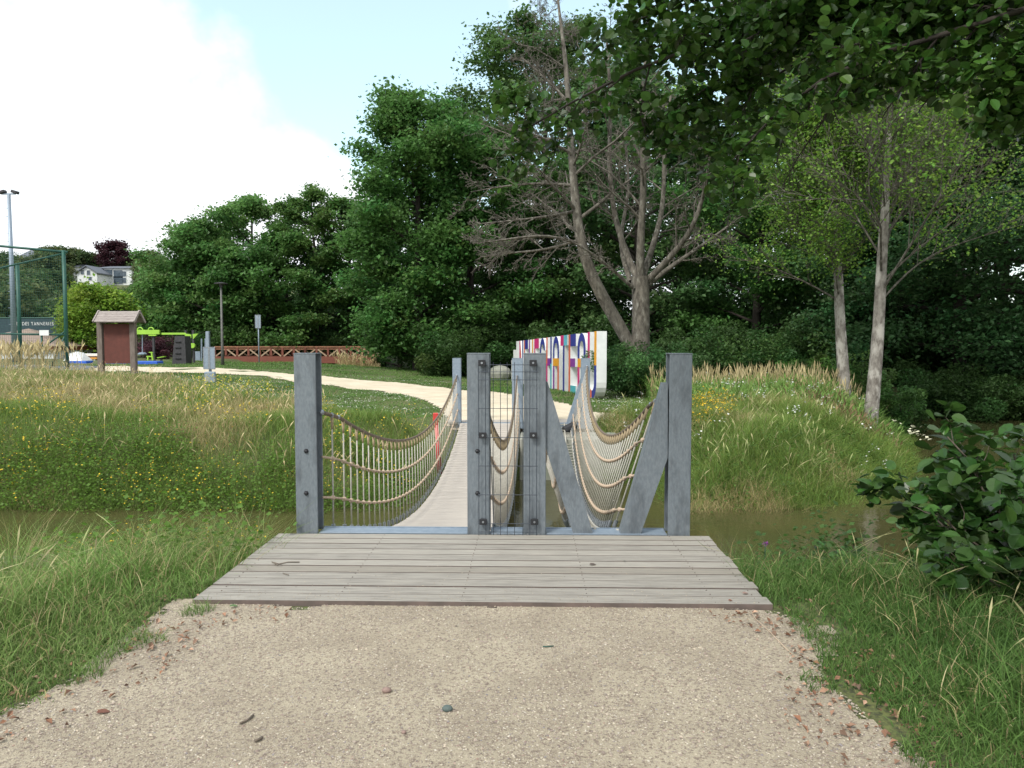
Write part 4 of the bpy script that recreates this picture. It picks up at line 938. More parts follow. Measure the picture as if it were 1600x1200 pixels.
limbs = [([(998, 440, 0), (975, 395, .3), (960, 350, .6), (950, 270, .8), (955, 160, 1.0), (948, 60, 1.2)], 6),
         ([(1000, 435, 0), (1000, 370, -.4), (1008, 280, -.7), (1000, 180, -.9), (1010, 80, -1.2)], 7),
         ([(1003, 437, 0), (1022, 380, .6), (1040, 320, 1.2), (1035, 230, 1.6), (1050, 140, 2)], 5.5),
         ([(1010, 440, 0), (1045, 405, -.6), (1080, 365, -1.2), (1100, 310, -1.6), (1110, 240, -2)], 5.5),
         ([(1012, 445, 0), (1050, 415, .4), (1095, 385, .8), (1140, 352, 1.2)], 4.5),
         ([(990, 450, -.2), (955, 420, -.8), (925, 395, -1.4), (880, 370, -2)], 3),
         ([(985, 440, .2), (965, 380, 1.2), (985, 300, 2), (975, 200, 2.6)], 4.5)]
for k, (pl, r) in enumerate(limbs):
    pt, rr_ = interp_path(px3(pl, YT), [r*s_]+[r*s_*(1-.8*(j+1)/len(pl)) for j in range(len(pl)-1)], 12)
    grow(rg, pt, rr_, 3, paths, tips, .8, 11, .36, .08, .005, .22, .05, .4)
for k, pl in enumerate([[(899, 330, 0), (860, 338, -.5), (800, 345, -.8), (745, 350, -1)], [(905, 375, 0), (850, 392, .3), (790, 395, .5), (750, 402, .6)], [(897, 290, 0), (850, 285, .4), (790, 290, .8), (735, 300, 1)], [(893, 240, 0), (850, 215, -.5), (800, 200, -1)], [(888, 160, 0), (850, 120, .5), (815, 90, .8)], [(904, 380, 0), (850, 365, -1), (790, 375, -1.6), (740, 380, -1.8)], [(890, 200, 0), (930, 150, .5), (945, 90, .8)]]):
    pt, rr_ = interp_path(px3(pl, YT-.4), [2.6*s_, 2*s_, 1.4*s_, .6*s_][:len(pl)], 10)
    grow(rg, pt, rr_, 3, paths, tips, .7, 11, .36, .03, .006, .15, .04)
t = thing('bare_tree', base, 'leafless grey tree with two thick trunks and fine twigs behind the letter sign', 'tree')
V, F, T = tubes([p for p in paths if p[1][0] > .06], 9); np_mesh('trunk', V, F, T, M['bark'], t, smooth_=True)
V, F, T = tubes([p for p in paths if p[1][0] <= .06], 4); np_mesh('branches', V, F, T, M['bark'], t, smooth_=True)
print('bare paths', len(paths))
# pale trunk trees on the right bank
def leafy(name, base, trunk, rtr, Y, side, label, seed, nper=3, ls=.08, base_c=(.20, .36, .06), nch=22):
    rg = np.random.default_rng(seed); paths = []; tips = []; s = Y/FPX
    pt, rr_ = interp_path(px3(trunk, Y), [r*s for r in rtr], 20)
    grow(rg, pt, rr_, 3, paths, tips, .78, nch, .46, .24, .005, .32, 0, .24)
    for pl, r in side:
        p2, r2 = interp_path(px3(pl, Y), [r*s*(1-.75*j/(len(pl)-1)) for j in range(len(pl))], 10); grow(rg, p2, r2, 2, paths, tips, .6, 11, .36, .2, .005, .2, 0)
    t = thing(name, base, label, 'tree')
    V, F, T = tubes([p for p in paths if p[1][0] > .05], 9); np_mesh('trunk', V, F, T, M['bark_pale'], t, smooth_=True)
    V, F, T = tubes([p for p in paths if p[1][0] <= .05], 4); np_mesh('branches', V, F, T, M['bark'], t, smooth_=True)
    tp = np.array([q[0] for q in tips]); idx = np.repeat(np.arange(len(tp)), nper); n = len(idx)
    C = tp[idx]+rg.normal(0, .28, (n, 3)); cc = palette(base_c, n, .25)
    V, F, T, c = leaf_arrays(C, ls*(.6+.8*rg.random(n)), rnd_normals(n, .4), cc, .8); np_mesh('crown', V, F, T, M['leaf'], t, col=c); print(name, n)
b1 = G(1357, 682); b2 = G(1324, 640)
leafy('ash_tree', b1, [(1357, 690, 0), (1366, 600, 0), (1374, 500, 0), (1378, 400, 0), (1385, 300, 0), (1390, 200, 0), (1388, 100, 0), (1395, -20, 0)], [11.5, 10, 8.5, 7.5, 5.5, 4.2, 3, 1], b1.y,
      [([(1376, 400, 0), (1345, 350, .3), (1310, 290, .6), (1250, 240, .9)], 1.7), ([(1378, 440, 0), (1430, 390, -.3), (1500, 340, -.6), (1570, 270, -1)], 1.7), ([(1376, 470, 0), (1440, 400, .4), (1530, 370, .8), (1600, 350, 1)], 1.7), ([(1380, 330, 0), (1420, 240, .5), (1460, 150, .9), (1500, 60, 1.2)], 1.7), ([(1382, 300, 0), (1350, 200, -.5), (1330, 100, -1), (1300, 10, -1.3)], 1.7)],
      'nearer pale barked tree with thin rising branches on the far right bank', 91)
leafy('ash_tree', b2, [(1322, 650, 0), (1318, 580, 0), (1312, 500, 0), (1310, 420, 0), (1305, 320, 0), (1300, 220, 0), (1290, 100, 0)], [10, 9, 7.5, 6.5, 5, 3.5, 1], b2.y,
      [([(1308, 430, 0), (1345, 380, -.4), (1370, 340, -.8), (1400, 280, -1.2)], 1.7), ([(1306, 400, 0), (1270, 350, .4), (1230, 300, .8), (1190, 260, 1)], 1.7), ([(1306, 340, 0), (1280, 270, -.5), (1250, 190, -.9)], 1.7), ([(1311, 470, 0), (1260, 440, .3), (1190, 410, .5), (1130, 400, .7)], 1.7)],
      'slimmer pale barked tree standing left of the nearer pale trunk', 92, nper=3)

# ================================================================== NEAR OVERHANGING TREE
def near_leaves(name, C, size, up, cc, parent, wid=.85, hang=.5):
    n = len(C); N_ = rnd_normals(n, up); U = RG.normal(size=(n, 3)); U[:, 2] -= hang
    V, F, T, c = big_leaf_arrays(C, size, N_, U, cc, wid); return np_mesh(name, V, F, T, M['leaf_near'], parent, col=c)
t = thing('overhanging_alder', (5.6, 2.4, -.1), 'near alder whose dark round leaved branches hang across the top right', 'tree')
rg = np.random.default_rng(5); paths = []; tips = []
trunk, tr_r = interp_path([(5.6, 2.4, -.2), (5.5, 2.6, 1.6), (5.2, 3.0, 3.2), (4.9, 3.2, 5.2), (4.8, 3.0, 8.0)], [.2, .17, .15, .12, .05], 12); paths.append((trunk, tr_r))
def limb(pl, r, nch=9, depth=2, lf=.26, spread=.75, grav=.15):
    if len(paths) and not HID: lf = .125; nch = 22; grav = .3
    pt, rr_ = interp_path(pl, [r*(1-.8*k/(len(pl)-1)) for k in range(len(pl))], 14); grow(rg, pt, rr_, depth, paths, tips, spread, nch, lf, -.05, .0025, .12, grav)
HID = False; J = (5.1, 3.1, 3.6)
J = (5.1, 3.1, 4.1)
limb([J, tuple(P(1560, 30, 4.6)), tuple(P(1350, 10, 4.9)), tuple(P(1150, 40, 5.0)), tuple(P(990, 95, 5.1)), tuple(P(880, 165, 5.2)), tuple(P(800, 215, 5.3))], .024, 15, 2, .13)
limb([J, tuple(P(1450, -60, 5.2)), tuple(P(1250, -30, 5.4)), tuple(P(1080, 10, 5.6)), tuple(P(990, 60, 5.7))], .024, 12, 2, .17)
limb([J, tuple(P(1500, 60, 4.2)), tuple(P(1350, 70, 4.3)), tuple(P(1220, 130, 4.4)), tuple(P(1165, 190, 4.5)), tuple(P(1145, 250, 4.6))], .02, 16, 2, .17)
limb([J, tuple(P(1400, 20, 4.8)), tuple(P(1250, 50, 4.9)), tuple(P(1100, 120, 5.0)), tuple(P(1040, 180, 5.1))], .02, 16, 2, .18)
limb([J, tuple(P(1620, 80, 4.0)), tuple(P(1560, 120, 4.1)), tuple(P(1535, 150, 4.2))], .018, 12, 2, .22)
limb([J, tuple(P(1480, -20, 4.4)), tuple(P(1380, 30, 4.5)), tuple(P(1330, 70, 4.5))], .018, 12, 2, .22)
limb([J, tuple(P(1680, 60, 4.3)), tuple(P(1610, 120, 4.6)), tuple(P(1590, 170, 4.7))], .018, 10, 2, .22)
limb([J, tuple(P(1400, -80, 4.6)), tuple(P(1200, -40, 4.7)), tuple(P(1050, 10, 4.9)), tuple(P(1000, 30, 5.0))], .02, 16, 2, .2)
limb([J, tuple(P(1450, 0, 5.5)), tuple(P(1300, 60, 5.6)), tuple(P(1200, 110, 5.7)), tuple(P(1110, 190, 5.8))], .02, 14, 2, .18)
vis_n = len(tips); HID = True
for pl in ([J, (3.5, 3.4, 5.0), (1.5, 3.4, 5.2), (-.4, 3.4, 5.2)], [J, (3.6, 2.2, 4.3), (2.0, 1.2, 4.6), (.3, .6, 4.7)], [J, (6.5, 4.5, 5.2), (7.0, 6, 5.8), (7.5, 7, 6.2)], [(4.9, 3.2, 5), (3, 4.0, 6.2), (1.2, 4.8, 6.8), (-.8, 5.2, 7.0)], [(4.9, 3.2, 5), (3.5, 1.5, 5.8), (2, 0, 6.2)], [(4.9, 3.2, 4.4), (6.8, 3.4, 5), (8.6, 3.6, 5.2)], [(4.85, 3.1, 6), (5.5, 5, 7), (5.8, 7, 7.4)], [(4.85, 3.1, 3), (4.6, 1.5, 3.4), (4.4, 0, 3.4)]):
    limb(pl, .05, 14, 2, .2, grav=0)  # unseen limbs of the alder, grown overhead to shade the foreground
V, F, T = tubes([p for p in paths if p[1][0] > .04], 8); np_mesh('trunk', V, F, T, M['bark_dark'], t, smooth_=True)
V, F, T = tubes([p for p in paths if p[1][0] <= .04], 4); np_mesh('branches', V, F, T, M['bark_dark'], t, smooth_=True)
tp = np.array([q[0] for q in tips]); nper = np.where(np.arange(len(tp)) < vis_n, 4, 12)  # tips out of view get extra leaves to block the sun
idx = np.repeat(np.arange(len(tp)), nper); n = len(idx); C = tp[idx]+RG.normal(0, .07, (n, 3))
sz = np.where(idx < vis_n, .062, .11)*(.5+.7*RG.random(n))
Q = (C-np.array([0, 0, EYE]))@CR; pxx = 800+FPX*Q[:, 0]/-Q[:, 2]; pyy = 600-FPX*Q[:, 1]/-Q[:, 2]      # the crown's ragged lower edge
lim = np.interp(pxx, [600, 740, 800, 900, 1000, 1080, 1130, 1190, 1230, 1260, 1340, 1430, 1480, 1530, 1620, 1800], [230, 262, 285, 215, 240, 262, 335, 325, 200, 160, 175, 140, 170, 220, 235, 300])
kp_ = (pyy < lim+RG.normal(0, 9, n)) | (Q[:, 2] > 0); C = C[kp_]; sz = sz[kp_]; n = len(C)
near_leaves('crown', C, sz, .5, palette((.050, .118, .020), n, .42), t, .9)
print('near leaves', n)
# small leaf spray at right edge
# near bush at right
def near_bush(loc, H, Rr, seed, n, ls, base_c, label, cutoff=None, name='hazel_bush'):
    rg = np.random.default_rng(seed); t = thing(name, loc, label, 'bush'); o = np.array(loc); paths = []; tips = []
    for k in range(26):
        a = rg.random()*6.3; l = Rr*(.35+.65*rg.random()); hh = H*(.45+.55*rg.random())*(1-.3*(l/Rr)**2); q = np.linspace(0, 1, 7)
        pt = o+np.stack([math.cos(a)*l*q, math.sin(a)*l*q, hh*q**.75], 1)+rg.normal(0, .02, (7, 3)).cumsum(0)*q[:, None]
        grow(rg, pt, .012*(1-q*.75)+.002, 1, paths, tips, .7, 8, .28, .1, .002, .15, .1)
    V, F, T = tubes(paths, 4); np_mesh('stems', V, F, T, M['twig'], t, smooth_=True)
    tp = np.array([q[0] for q in tips]); idx = rg.integers(0, len(tp), n); C = tp[idx]+rg.normal(0, .05, (n, 3))
    near_leaves('foliage', C, ls*(.6+.7*rg.random(n)), .9, palette(base_c, n, .35), t, .8, .15); return t
near_bush((3.45, 5.0, -.35), 1.30, 1.15, 61, 4200, .105, (.048, .115, .022), 'dark hazel bush with broad leaves at the right edge of the picture')
near_bush((4.15, 6.2, -.75), 1.75, 1.3, 62, 3800, .10, (.085, .19, .03), 'taller bright green bush behind the dark hazel bush at the right')
near_bush((3.2, 7.0, -1.2), 1.15, .85, 63, 1700, .08, (.07, .16, .028), 'low leafy bush at the water edge left of the hazel bush')

# ================================================================== GRASS AND PLANTS
PP = np.array(PATH)
def scatter(n, x0, x1, y0, y1, ok):
    x = RG.uniform(x0, x1, n*3); y = RG.uniform(y0, y1, n*3); m = ok(x, y); x = x[m][:n]; y = y[m][:n]
    return np.stack([x, y, hgt(x, y)], 1)
def offdeck(x, y): return ~((x > -2.1) & (x < 1.48) & (y > 4.5) & (y < 6.5))
def offbridge(x, y): return ~((x > -1.95) & (x < 1.5) & (y > 6) & (y < 17.9))
def mixc(a, b, w): return np.array(a)[None]*(1-w[:, None])+np.array(b)[None]*w[:, None]
def jit(c, v=.22): return np.clip(c*(1+RG.normal(size=(len(c), 1))*v), .005, .9)
GR = (.10, .205, .040); GR2 = (.205, .345, .085); GD = (.055, .12, .035); ST = (.42, .33, .16); ST2 = (.55, .47, .27)
def near_ok(x, y):
    sp = sdist(x, y, PP)+(vnoise(x, y, .3, 9)-.5)*.3
    dens = np.clip((sp+.02)/.25, 0, 1)
    return (RG.random(len(x)) < dens) & offdeck(x, y) & (sdist(x, y, WPOLY) > .02) & (y < 10.6)
def near_grass(n, x0, x1, y0, y1, lab, dark, hs):
    p = scatter(n, x0, x1, y0, y1, near_ok); n = len(p); x, y = p[:, 0], p[:, 1]
    sp = np.clip(sdist(x, y, PP), 0, 2); tuft = vnoise(x, y, .45, 3)
    side = np.clip((np.minimum(np.abs(x+2.1), np.abs(x-1.48)))/.5, 0, 1)
    H = (.07+.25*smooth(sp/.9)*(.45+.9*tuft))*(.5+.8*RG.random(n))*hs
    w = np.clip(vnoise(x, y, .8, 4)*1.2-.25+RG.normal(0, .15, n), 0, 1)
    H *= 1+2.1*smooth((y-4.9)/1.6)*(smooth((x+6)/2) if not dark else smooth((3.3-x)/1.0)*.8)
    c0 = jit(mixc(GD if dark else GR, GR, w)); c1 = jit(mixc(GR if dark else GR2, (.13, .20, .055) if dark else (.24, .30, .10), w))  # dark side: the overhanging tree's shade is put into the blade colours
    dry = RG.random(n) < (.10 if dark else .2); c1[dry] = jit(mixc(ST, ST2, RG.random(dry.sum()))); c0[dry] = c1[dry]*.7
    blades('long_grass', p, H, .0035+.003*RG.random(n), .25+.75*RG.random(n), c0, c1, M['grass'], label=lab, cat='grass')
near_grass(70000, -7.5, -1.5, 2.0, 8.9, 'long green grass on the near bank left of the platform', False, 1.0)
near_grass(75000, 1.2, 6.5, 1.6, 9.0, 'long grass coloured dark for tree shade on the near bank right of the platform', True, .9)
def short_grass(n, x0, x1, lab, dark):
    p = scatter(n, x0, x1, 1.7, 5.2, lambda x, y: (sdist(x, y, PP)+(vnoise(x, y, .22, 77)-.45)*.55 > 0) & offdeck(x, y) & (sdist(x, y, PP) > -.25)); n = len(p); w = RG.random(n)
    blades('short_grass', p, .03+.09*RG.random(n), .0028+.002*RG.random(n), .3+.9*RG.random(n), jit(mixc(GD, GR, w)), jit(mixc(GR, (.14, .2, .06), w) if dark else mixc(GR2, (.26, .28, .12), w)), M['grass'], label=lab, cat='grass')  # dark side: tip colours lowered to stand for shade under the tree
short_grass(45000, -4.6, -1.5, 'short grass creeping over the left edge of the gravel', False)
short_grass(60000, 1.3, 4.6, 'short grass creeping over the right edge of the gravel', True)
# stalks with seed heads, near
def stalks(name, n, x0, x1, y0, y1, ok, h, hv, w, lab, lean=(.2, .6), c=ST2, cg=GR2, cat='grass'):
    p = scatter(n, x0, x1, y0, y1, ok); n = len(p); wv_ = RG.random(n)
    blades(name, p, h+hv*RG.random(n), w*(.8+.5*RG.random(n)), lean[0]+lean[1]*RG.random(n), jit(mixc(cg, c, wv_*.6)), jit(mixc(cg, c, .35+.65*wv_)), M['grass'], 'stalk', label=lab, cat=cat)
far_from_path = lambda x, y: near_ok(x, y) & (sdist(x, y, PP) > .55)
stalks('seeding_grass', 1300, -7.5, -2.2, 3.0, 8.6, far_from_path, .28, .38, .0028, 'arching seed heads above the left near bank grass', (.25, .7))
stalks('seeding_grass', 900, 1.6, 6, 2.5, 8.8, far_from_path, .28, .35, .0028, 'arching seed heads above the right near bank grass', (.25, .7), cg=GR)
# far meadow
MEADL = np.array([(-60, 12.9), (-1.9, 12.9), (-2.0, 16.6), (-3.4, 18.6), (-9.5, 22.5), (-13, 27), (-20, 31), (-60, 33)], float)
MEADR = np.array([(1.6, 12.9), (5.4, 13.2), (7.2, 14.3), (8.9, 17), (11.2, 22), (13.6, 28), (8, 29), (5.2, 25.5), (4.6, 22.5), (3.2, 19.5), (1.6, 18.2)], float)
def meadow(poly, n, x0, x1, y0, y1, lab, hmul=1., strawb=0.):
    # farther blades may be sparser: density falls with distance
    def ok(x, y): return inpoly(x, y, poly) & offbridge(x, y) & (RG.random(len(x)) < np.clip(15/y, 0, 1)**1.3) & (sdist(x, y, WPOLY) > .02)
    p = scatter(n, x0, x1, y0, y1, ok); n = len(p); x, y = p[:, 0], p[:, 1]; d = sdist(x, y, WPOLY)
    ns = vnoise(x, y, 2.2, 21)*.65+vnoise(x, y, .7, 22)*.35
    st = np.clip((ns-.54)*3+strawb*.3+smooth((d-1.5)/4)*.28-.18, 0.03, .7)
    st = np.clip(st+smooth((-x-8)/6)*smooth((y-16)/4)*.25, 0, .8)
    isst = RG.random(n) < st
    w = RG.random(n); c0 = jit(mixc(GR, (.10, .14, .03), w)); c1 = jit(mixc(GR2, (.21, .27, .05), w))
    c0[isst] = jit(mixc(ST, (.3, .25, .11), RG.random(isst.sum()))); c1[isst] = jit(mixc(ST, ST2, RG.random(isst.sum())))
    H = (.17+.34*vnoise(x, y, .9, 23))*(.55+.75*RG.random(n))*hmul
    wd = (.0045+.0045*RG.random(n))*np.clip(y/15, .9, 1.7)
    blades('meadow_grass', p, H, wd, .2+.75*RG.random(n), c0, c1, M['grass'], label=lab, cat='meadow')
meadow(MEADL, 210000, -26, -1.9, 12.7, 37, 'long green and straw coloured meadow grass on the far left bank')
meadow(MEADR, 120000, 1.5, 14, 12.7, 29, 'long meadow grass on the far right bank', 1.3, .35)
inL = lambda x, y: inpoly(x, y, MEADL) & offbridge(x, y) & (sdist(x, y, WPOLY) > .5)
inR = lambda x, y: inpoly(x, y, MEADR) & offbridge(x, y) & (sdist(x, y, WPOLY) > .5)
stalks('dry_grass', 3600, -24, -2, 14, 32, lambda x, y: inL(x, y) & (vnoise(x, y, 2.2, 21)+smooth((-x-6)/8)*.3 > .5), .4, .4, .007, 'dry straw seed heads on the far left meadow', (.15, .45), ST2, ST)
stalks('dry_grass', 1500, 1.6, 13, 14, 27, lambda x, y: inR(x, y) & (vnoise(x, y, 1.8, 24) > .45), .4, .45, .006, 'dry seed heads on the far right meadow', (.15, .45), ST2, GR2)
blades_c = None
crest = lambda x, y: (y > 21.8+.1*x) & (y < 26.5) & (x > 3.6) & (x < 10.5)
stalks('tall_dry_grass', 1500, 3.6, 10.5, 21, 27, lambda x, y: crest(x, y) & (vnoise(x, y, .9, 66) > .3), .55, .75, .009, 'tall straw coloured grass standing along the crest behind the right meadow', (.05, .25), ST2, ST)
stalks('dry_grass', 900, P(540, 560, 52).x, P(600, 560, 52).x, 49, 53, lambda x, y: x > -99, .7, .5, .02, 'pale tall grass at the end of the truss bridge', (.1, .3), ST2, ST)
stalks('brown_sorrel', 380, P(1230, 600, 21).x, P(1350, 600, 21).x, 18.5, 22, lambda x, y: x > 0, .5, .3, .014, 'reddish brown dock stalks around the pale trunks', (.1, .4), (.25, .16, .09), (.18, .17, .07))
stalks('green_tall_grass', 6000, 3.0, 11, 19.5, 27, lambda x, y: inR(x, y) | crest(x, y), .45, .5, .008, 'tall green grass mixed into the crest of the right meadow', (.1, .5), GR2, GR)
# left foreground crest stalks silhouetted
stalks('dry_grass', 260, P(20, 600, 33).x, P(110, 600, 33).x, 30, 34, lambda x, y: x > -99, 1.1, .6, .022, 'tall straw grass in front of the sports fence', (.1, .3), ST2, ST)
# lawn
def lawn_ok(x, y): return ~inpoly(x, y, MEADL) & ~inpoly(x, y, MEADR) & (sdist(x, y, np.array(FPATH)) > .05) & (y > 17.4) & ((x < -1.9) | (x > 1.5) | (y > 18.6)) & (sdist(x, y, WPOLY) > .4) & (RG.random(len(x)) < np.clip(20/y, 0, 1)**1.6)
p = scatter(130000, -26, 12, 17.4, 56, lawn_ok); n = len(p); x, y = p[:, 0], p[:, 1]; w = vnoise(x, y, 1.5, 31)
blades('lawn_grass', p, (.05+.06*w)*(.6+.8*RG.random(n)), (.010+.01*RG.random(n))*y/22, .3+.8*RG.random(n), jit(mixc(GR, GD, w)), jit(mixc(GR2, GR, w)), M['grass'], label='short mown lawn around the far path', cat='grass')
# flowers
def dots(name, n, x0, x1, y0, y1, ok, h, hv, r, c, lab, cat='flowers', cl=None, clr=.1, leafy_=False):
    p = scatter(n, x0, x1, y0, y1, ok); n = len(p); C = p.copy(); C[:, 2] += h+hv*RG.random(n)
    if cl: C = np.repeat(C, cl, 0)+RG.normal(0, clr, (n*cl, 3)); n = len(C)
    V, F, T, cc = leaf_arrays(C, r*(.6+.8*RG.random(n)), rnd_normals(n, 1.0, .7), jit(np.tile(np.array(c), (n, 1)), .15), .95, .1)
    tag(np_mesh(name, V, F, T, M['flower'] if not leafy_ else M['leaf'], col=cc), lab, cat, None, 'stuff')
clov = lambda x, y: lawn_ok(x, y) & (vnoise(x, y, .9, 33) > .45) & (y < 36)
dots('clover_flowers', 8000, -20, -2, 17.5, 38, clov, .06, .04, .028, (.66, .68, .60), 'white clover flowers dotted over the lawn left of the bridge')
dots('daisies', 1500, 1.8, 8, 18.5, 30, lambda x, y: lawn_ok(x, y), .06, .05, .03, (.7, .7, .66), 'white daisies on the lawn beside the letter sign')
nearw = lambda x, y: inpoly(x, y, MEADL) & offbridge(x, y) & (sdist(x, y, WPOLY) > .0) & (sdist(x, y, WPOLY) < 3.0)
dots('bank_weeds', 1700, -16, -1.9, 12.7, 16, lambda x, y: nearw(x, y) & (sdist(x, y, WPOLY) < .5+2.0*vnoise(x, y, 1.2, 71)), .05, .42, .045, (.125, .235, .035), 'leafy green weeds along the far left water edge', 'weeds', 16, .14, True)
dots('yellow_flowers', 900, -16, -1.9, 12.8, 18, lambda x, y: nearw(x, y) & (vnoise(x, y, .8, 41) > .5), .4, .3, .032, (.70, .50, .03), 'small yellow flowers among the weeds of the far left bank', 'flowers', 3, .09)
dots('yellow_flowers', 260, -10, -6, 19, 23, lambda x, y: inL(x, y) & (vnoise(x, y, .8, 42) > .45), .4, .3, .035, (.66, .55, .05), 'yellow green flower patch in the middle of the left meadow', 'flowers', 4, .1)
nearr = lambda x, y: inpoly(x, y, MEADR) & (sdist(x, y, WPOLY) > 0) & (sdist(x, y, WPOLY) < 2.2)
dots('bank_weeds', 900, 1.6, 12, 12.7, 24, nearr, .05, .35, .048, (.09, .17, .03), 'leafy green weeds along the far right water edge', 'weeds', 14, .13, True)
yf = P(1100, 680, 17.3)
dots('yellow_flowers', 90, yf.x-.5, yf.x+.6, 16.6, 18.0, lambda x, y: x > 0, .45, .25, .036, (.75, .48, .02), 'orange yellow flower cluster right behind the near gate post', 'flowers', 5, .08)
dots('white_umbels', 70, 2, 10, 15, 26, inR, .5, .35, .04, (.72, .74, .70), 'scattered white flower heads in the right meadow', 'flowers', 9, .05)
wf = P(1432, 668, 19.5)
dots('white_lilies', 9, wf.x-.5, wf.x+.3, 18.8, 20.2, lambda x, y: x > 0, .9, .3, .09, (.75, .74, .55), 'creamy white flowers at the pond edge right of the pale trunk', 'flowers', 3, .05)
# weeds on the near banks beside the platform
rn = lambda x, y: offdeck(x, y) & (x > 1.5)
nlw = lambda x, y: offdeck(x, y) & (x < -2.12) & (x > -2.2-2.6*vnoise(x, y, .7, 72)) & (sdist(x, y, WPOLY) > -.1)
dots('near_weeds', 330, -4.4, -2.12, 5.6, 8.4, nlw, .1, .62, .042, (.12, .23, .035), 'leafy weeds between the water and the left corner of the platform', 'weeds', 18, .10, True)
dots('yellow_flowers', 120, -4.0, -2.15, 5.9, 8.3, nlw, .5, .3, .018, (.72, .52, .03), 'tiny yellow flowers in the weeds at the left corner of the platform', 'flowers', 4, .07)
dots('near_weeds', 150, 1.6, 3.0, 5.6, 7.6, lambda x, y: offdeck(x, y), .12, .5, .04, (.075, .155, .035), 'fresh green weeds beside the right corner of the platform', 'weeds', 22, .10, True)
# purple thistle
v = P(1196, 850, 5.95); gzv = gzz(v.x, 5.95)
t = thing('thistle', (v.x, 5.95, gzv), 'purple thistle flower beside the right corner of the platform', 'wildflower')
b = MB(); b.tube([(v.x+.02, 5.95, gzv), (v.x-.01, 5.95, (gzv+v.z)/2), (v.x, 5.95, v.z)], .004, 6); b.build('stem', M['green_metal'], t)
C = np.tile(np.array(v), (40, 1))+RG.normal(0, .011, (40, 3)); V, F, T, cc = leaf_arrays(C, np.full(40, .02), rnd_normals(40), jit(np.tile(np.array((.30, .07, .34)), (40, 1))), .4); np_mesh('flower_head', V, F, T, M['flower'], t, col=cc)

# ================================================================== GRAVEL DETAIL
def pebbles(name, P_, sz, cols, lab, flat=.6):
    n = len(P_); o = np.array([(1, 0, 0), (0, 1, 0), (-1, 0, 0), (0, -1, 0), (0, 0, 1), (0, 0, -.6)], float)
    a = RG.random(n)*6.28; ca, sa = np.cos(a), np.sin(a); sc = np.stack([sz, sz*(.55+.45*RG.random(n)), sz*flat*(.5+.6*RG.random(n))], 1)
    L = o[None]*sc[:, None]*(1+RG.normal(0, .15, (n, 6, 1))); X = L[..., 0]*ca[:, None]-L[..., 1]*sa[:, None]; Y = L[..., 0]*sa[:, None]+L[..., 1]*ca[:, None]
    V = np.stack([X, Y, L[..., 2]], 2)+P_[:, None]; f = np.array([(0, 1, 4), (1, 2, 4), (2, 3, 4), (3, 0, 4), (1, 0, 5), (2, 1, 5), (3, 2, 5), (0, 3, 5)])
    F = (np.arange(n)*6)[:, None, None]+f[None]
    tag(np_mesh(name, V.reshape(-1, 3), F.ravel(), np.full(8*n, 3), M['pebble'], col=np.repeat(cols, 6, 0)), lab, 'gravel', None, 'stuff')
def onpath(x, y): return (sdist(x, y, PP)+(vnoise(x, y, .35, 5)-.5)*.28 < .02) & (y > 2.2)
p = scatter(90000, -3.4, 3.4, 2.3, 4.58, lambda x, y: onpath(x, y) & (RG.random(len(x)) < .35+.65*vnoise(x, y, .4, 51))); p[:, 2] += .011; n = len(p)
w = RG.random(n); cols = mixc((.47, .42, .33), (.22, .185, .155), w); k = RG.random(n) < .10; cols[k] = mixc((.30, .20, .16), (.22, .21, .22), RG.random(k.sum())); k = RG.random(n) < .03; cols[k] = (.50, .46, .39)
pebbles('gravel', p, .0020+.0056*RG.random(n)**2.6, jit(cols, .12), 'fine crushed gravel scattered over the near path')
p = scatter(1300, -3.4, 3.6, 2.3, 4.6, lambda x, y: onpath(x, y) & (vnoise(x, y, .3, 53)+.3*(np.abs(x) > 1.3) > .5)); p[:, 2] += .012; n = len(p)
pebbles('loose_stones', p, .006+.006*RG.random(n), jit(mixc((.42, .36, .28), (.26, .21, .18), RG.random(n)), .15), 'slightly larger loose stones on the near path')
p = scatter(900, -2.0, 1.4, 4.56, 5.4, lambda x, y: RG.random(len(x)) < np.exp(-(y-4.56)*4)); p[:, 2] = .003; n = len(p)
pebbles('deck_grit', p, .0018+.003*RG.random(n), jit(mixc((.45, .385, .28), (.25, .2, .16), RG.random(n))), 'fine grit trodden onto the front boards of the platform')
# leaf litter
def litter(n, x0, x1, lab, thr=.35):
    p = scatter(n, x0, x1, 2.2, 4.7, lambda x, y: (np.abs(sdist(x, y, PP)) < .38) & (vnoise(x, y, .25, 55) > thr) & offdeck(x, y)); p[:, 2] += .022; n = len(p)
    V, F, T, c = leaf_arrays(p, .016+.03*RG.random(n)**1.5, rnd_normals(n, 1.3, .8), jit(mixc((.19, .09, .05), (.30, .20, .14), RG.random(n)), .3), .65, .5)
    tag(np_mesh('leaf_litter', V, F, T, M['pebble'], col=c), lab, 'dead leaves', None, 'stuff')
litter(800, 1.0, 3.6, 'brown dead leaves along the right edge of the gravel'); litter(420, -3.6, -1.4, 'brown dead leaves along the left edge of the gravel')
def one(name, px, py, r, sq, m, lab, cat, z=-.024):
    v = G(px, py, z); b = MB(); b.ball((v.x, v.y, v.z+r*sq[2]*.55), r, sq=sq, n=12, k=8); o = b.build(name, m, None, Vector((v.x, v.y, z)), smooth_=True); tag(o, lab, cat)
stone_b = mat('brown_stone', (.27, .19, .16), .8, c2=(.2, .14, .12), scale=60, bump=.3); stone_g = mat('green_grey_stone', (.07, .10, .095), .7, c2=(.10, .13, .12), scale=50, bump=.3)
one('stone', 604, 1081, .024, (1, .7, .6), stone_b, 'brown oval stone lying on the gravel', 'stone')
one('stone', 699, 1110, .024, (1, .75, .65), stone_g, 'dark green grey stone on the gravel, right of the brown stone', 'stone')
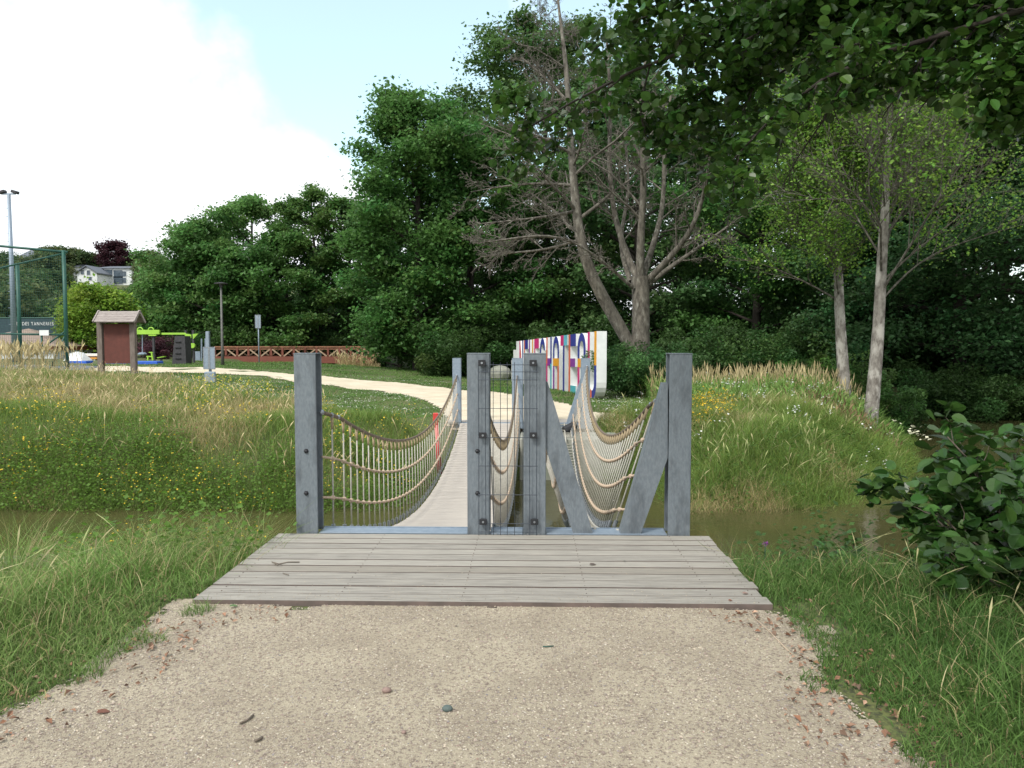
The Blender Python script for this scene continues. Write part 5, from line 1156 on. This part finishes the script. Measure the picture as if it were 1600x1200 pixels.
one('stone', 631, 1146, .011, (1, .9, .8), stone_b, 'tiny dark red stone near the bottom of the gravel', 'stone')
def stick(pts, r, lab, z=-.023, nm='twig', m='twig'):
    q = [G(x, y, z) for x, y in pts]; b = MB(); b.tube([v+Vector((0, 0, r)) for v in q], r, 6); o = b.build(nm, M[m], None, q[0], smooth_=True); tag(o, lab, 'twig')
stick([(375, 1132), (386, 1127), (396, 1119)], .005, 'short dark twig on the left part of the gravel')
stick([(398, 1160), (404, 1158), (410, 1154)], .006, 'small dark twig near the bottom left of the gravel')
stick([(425, 879), (436, 882), (450, 879), (468, 879)], .004, 'thin dark twig on the left side of the platform', .003)
stick([(427, 880), (434, 884), (440, 883)], .003, 'small forked twig touching the longer one on the platform', .006)
stick([(442, 896), (448, 898), (451, 899)], .003, 'tiny twig below the thin one on the platform', .003)
stick([(1172, 955), (1180, 967), (1205, 990), (1232, 1018)], .0025, 'long pale dry stalk lying at the right edge of the gravel', -.02, 'dry_stalk', 'rope')
stick([(848, 1011), (857, 1011), (865, 1010)], .003, 'short green stalk lying on the gravel in front of the platform', -.022, 'stalk', 'green_metal')
def deck_leaf(px, py, s, c, lab, z=.008):
    v = G(px, py, z); V, F, T, cc = big_leaf_arrays(np.array([v]), np.array([s]), np.array([[.1, -.15, 1.]])/1.02, np.array([[1., .4, 0]]), np.array([c]), .55)
    tag(np_mesh('fallen_leaf', V, F, T, M['leaf_near'], org=v, col=cc), lab, 'leaf')
deck_leaf(921, 882, .055, (.16, .13, .11), 'greyish dead leaf in the middle of the platform')
deck_leaf(1160, 927, .045, (.36, .24, .2), 'pinkish dead leaf on the right front of the platform')
deck_leaf(1138, 938, .03, (.28, .10, .05), 'small red brown leaf on the front boards at the right')
deck_leaf(974, 877, .022, (.05, .05, .04), 'small dark leaf right of the greyish one on the platform')
deck_leaf(358, 947, .05, (.13, .22, .09), 'green leaf at the front left edge of the platform', -.012)
deck_leaf(150, 1113, .055, (.22, .10, .07), 'reddish leaf on the gravel near the left grass', -.016)
print('objects', len(D.objects))
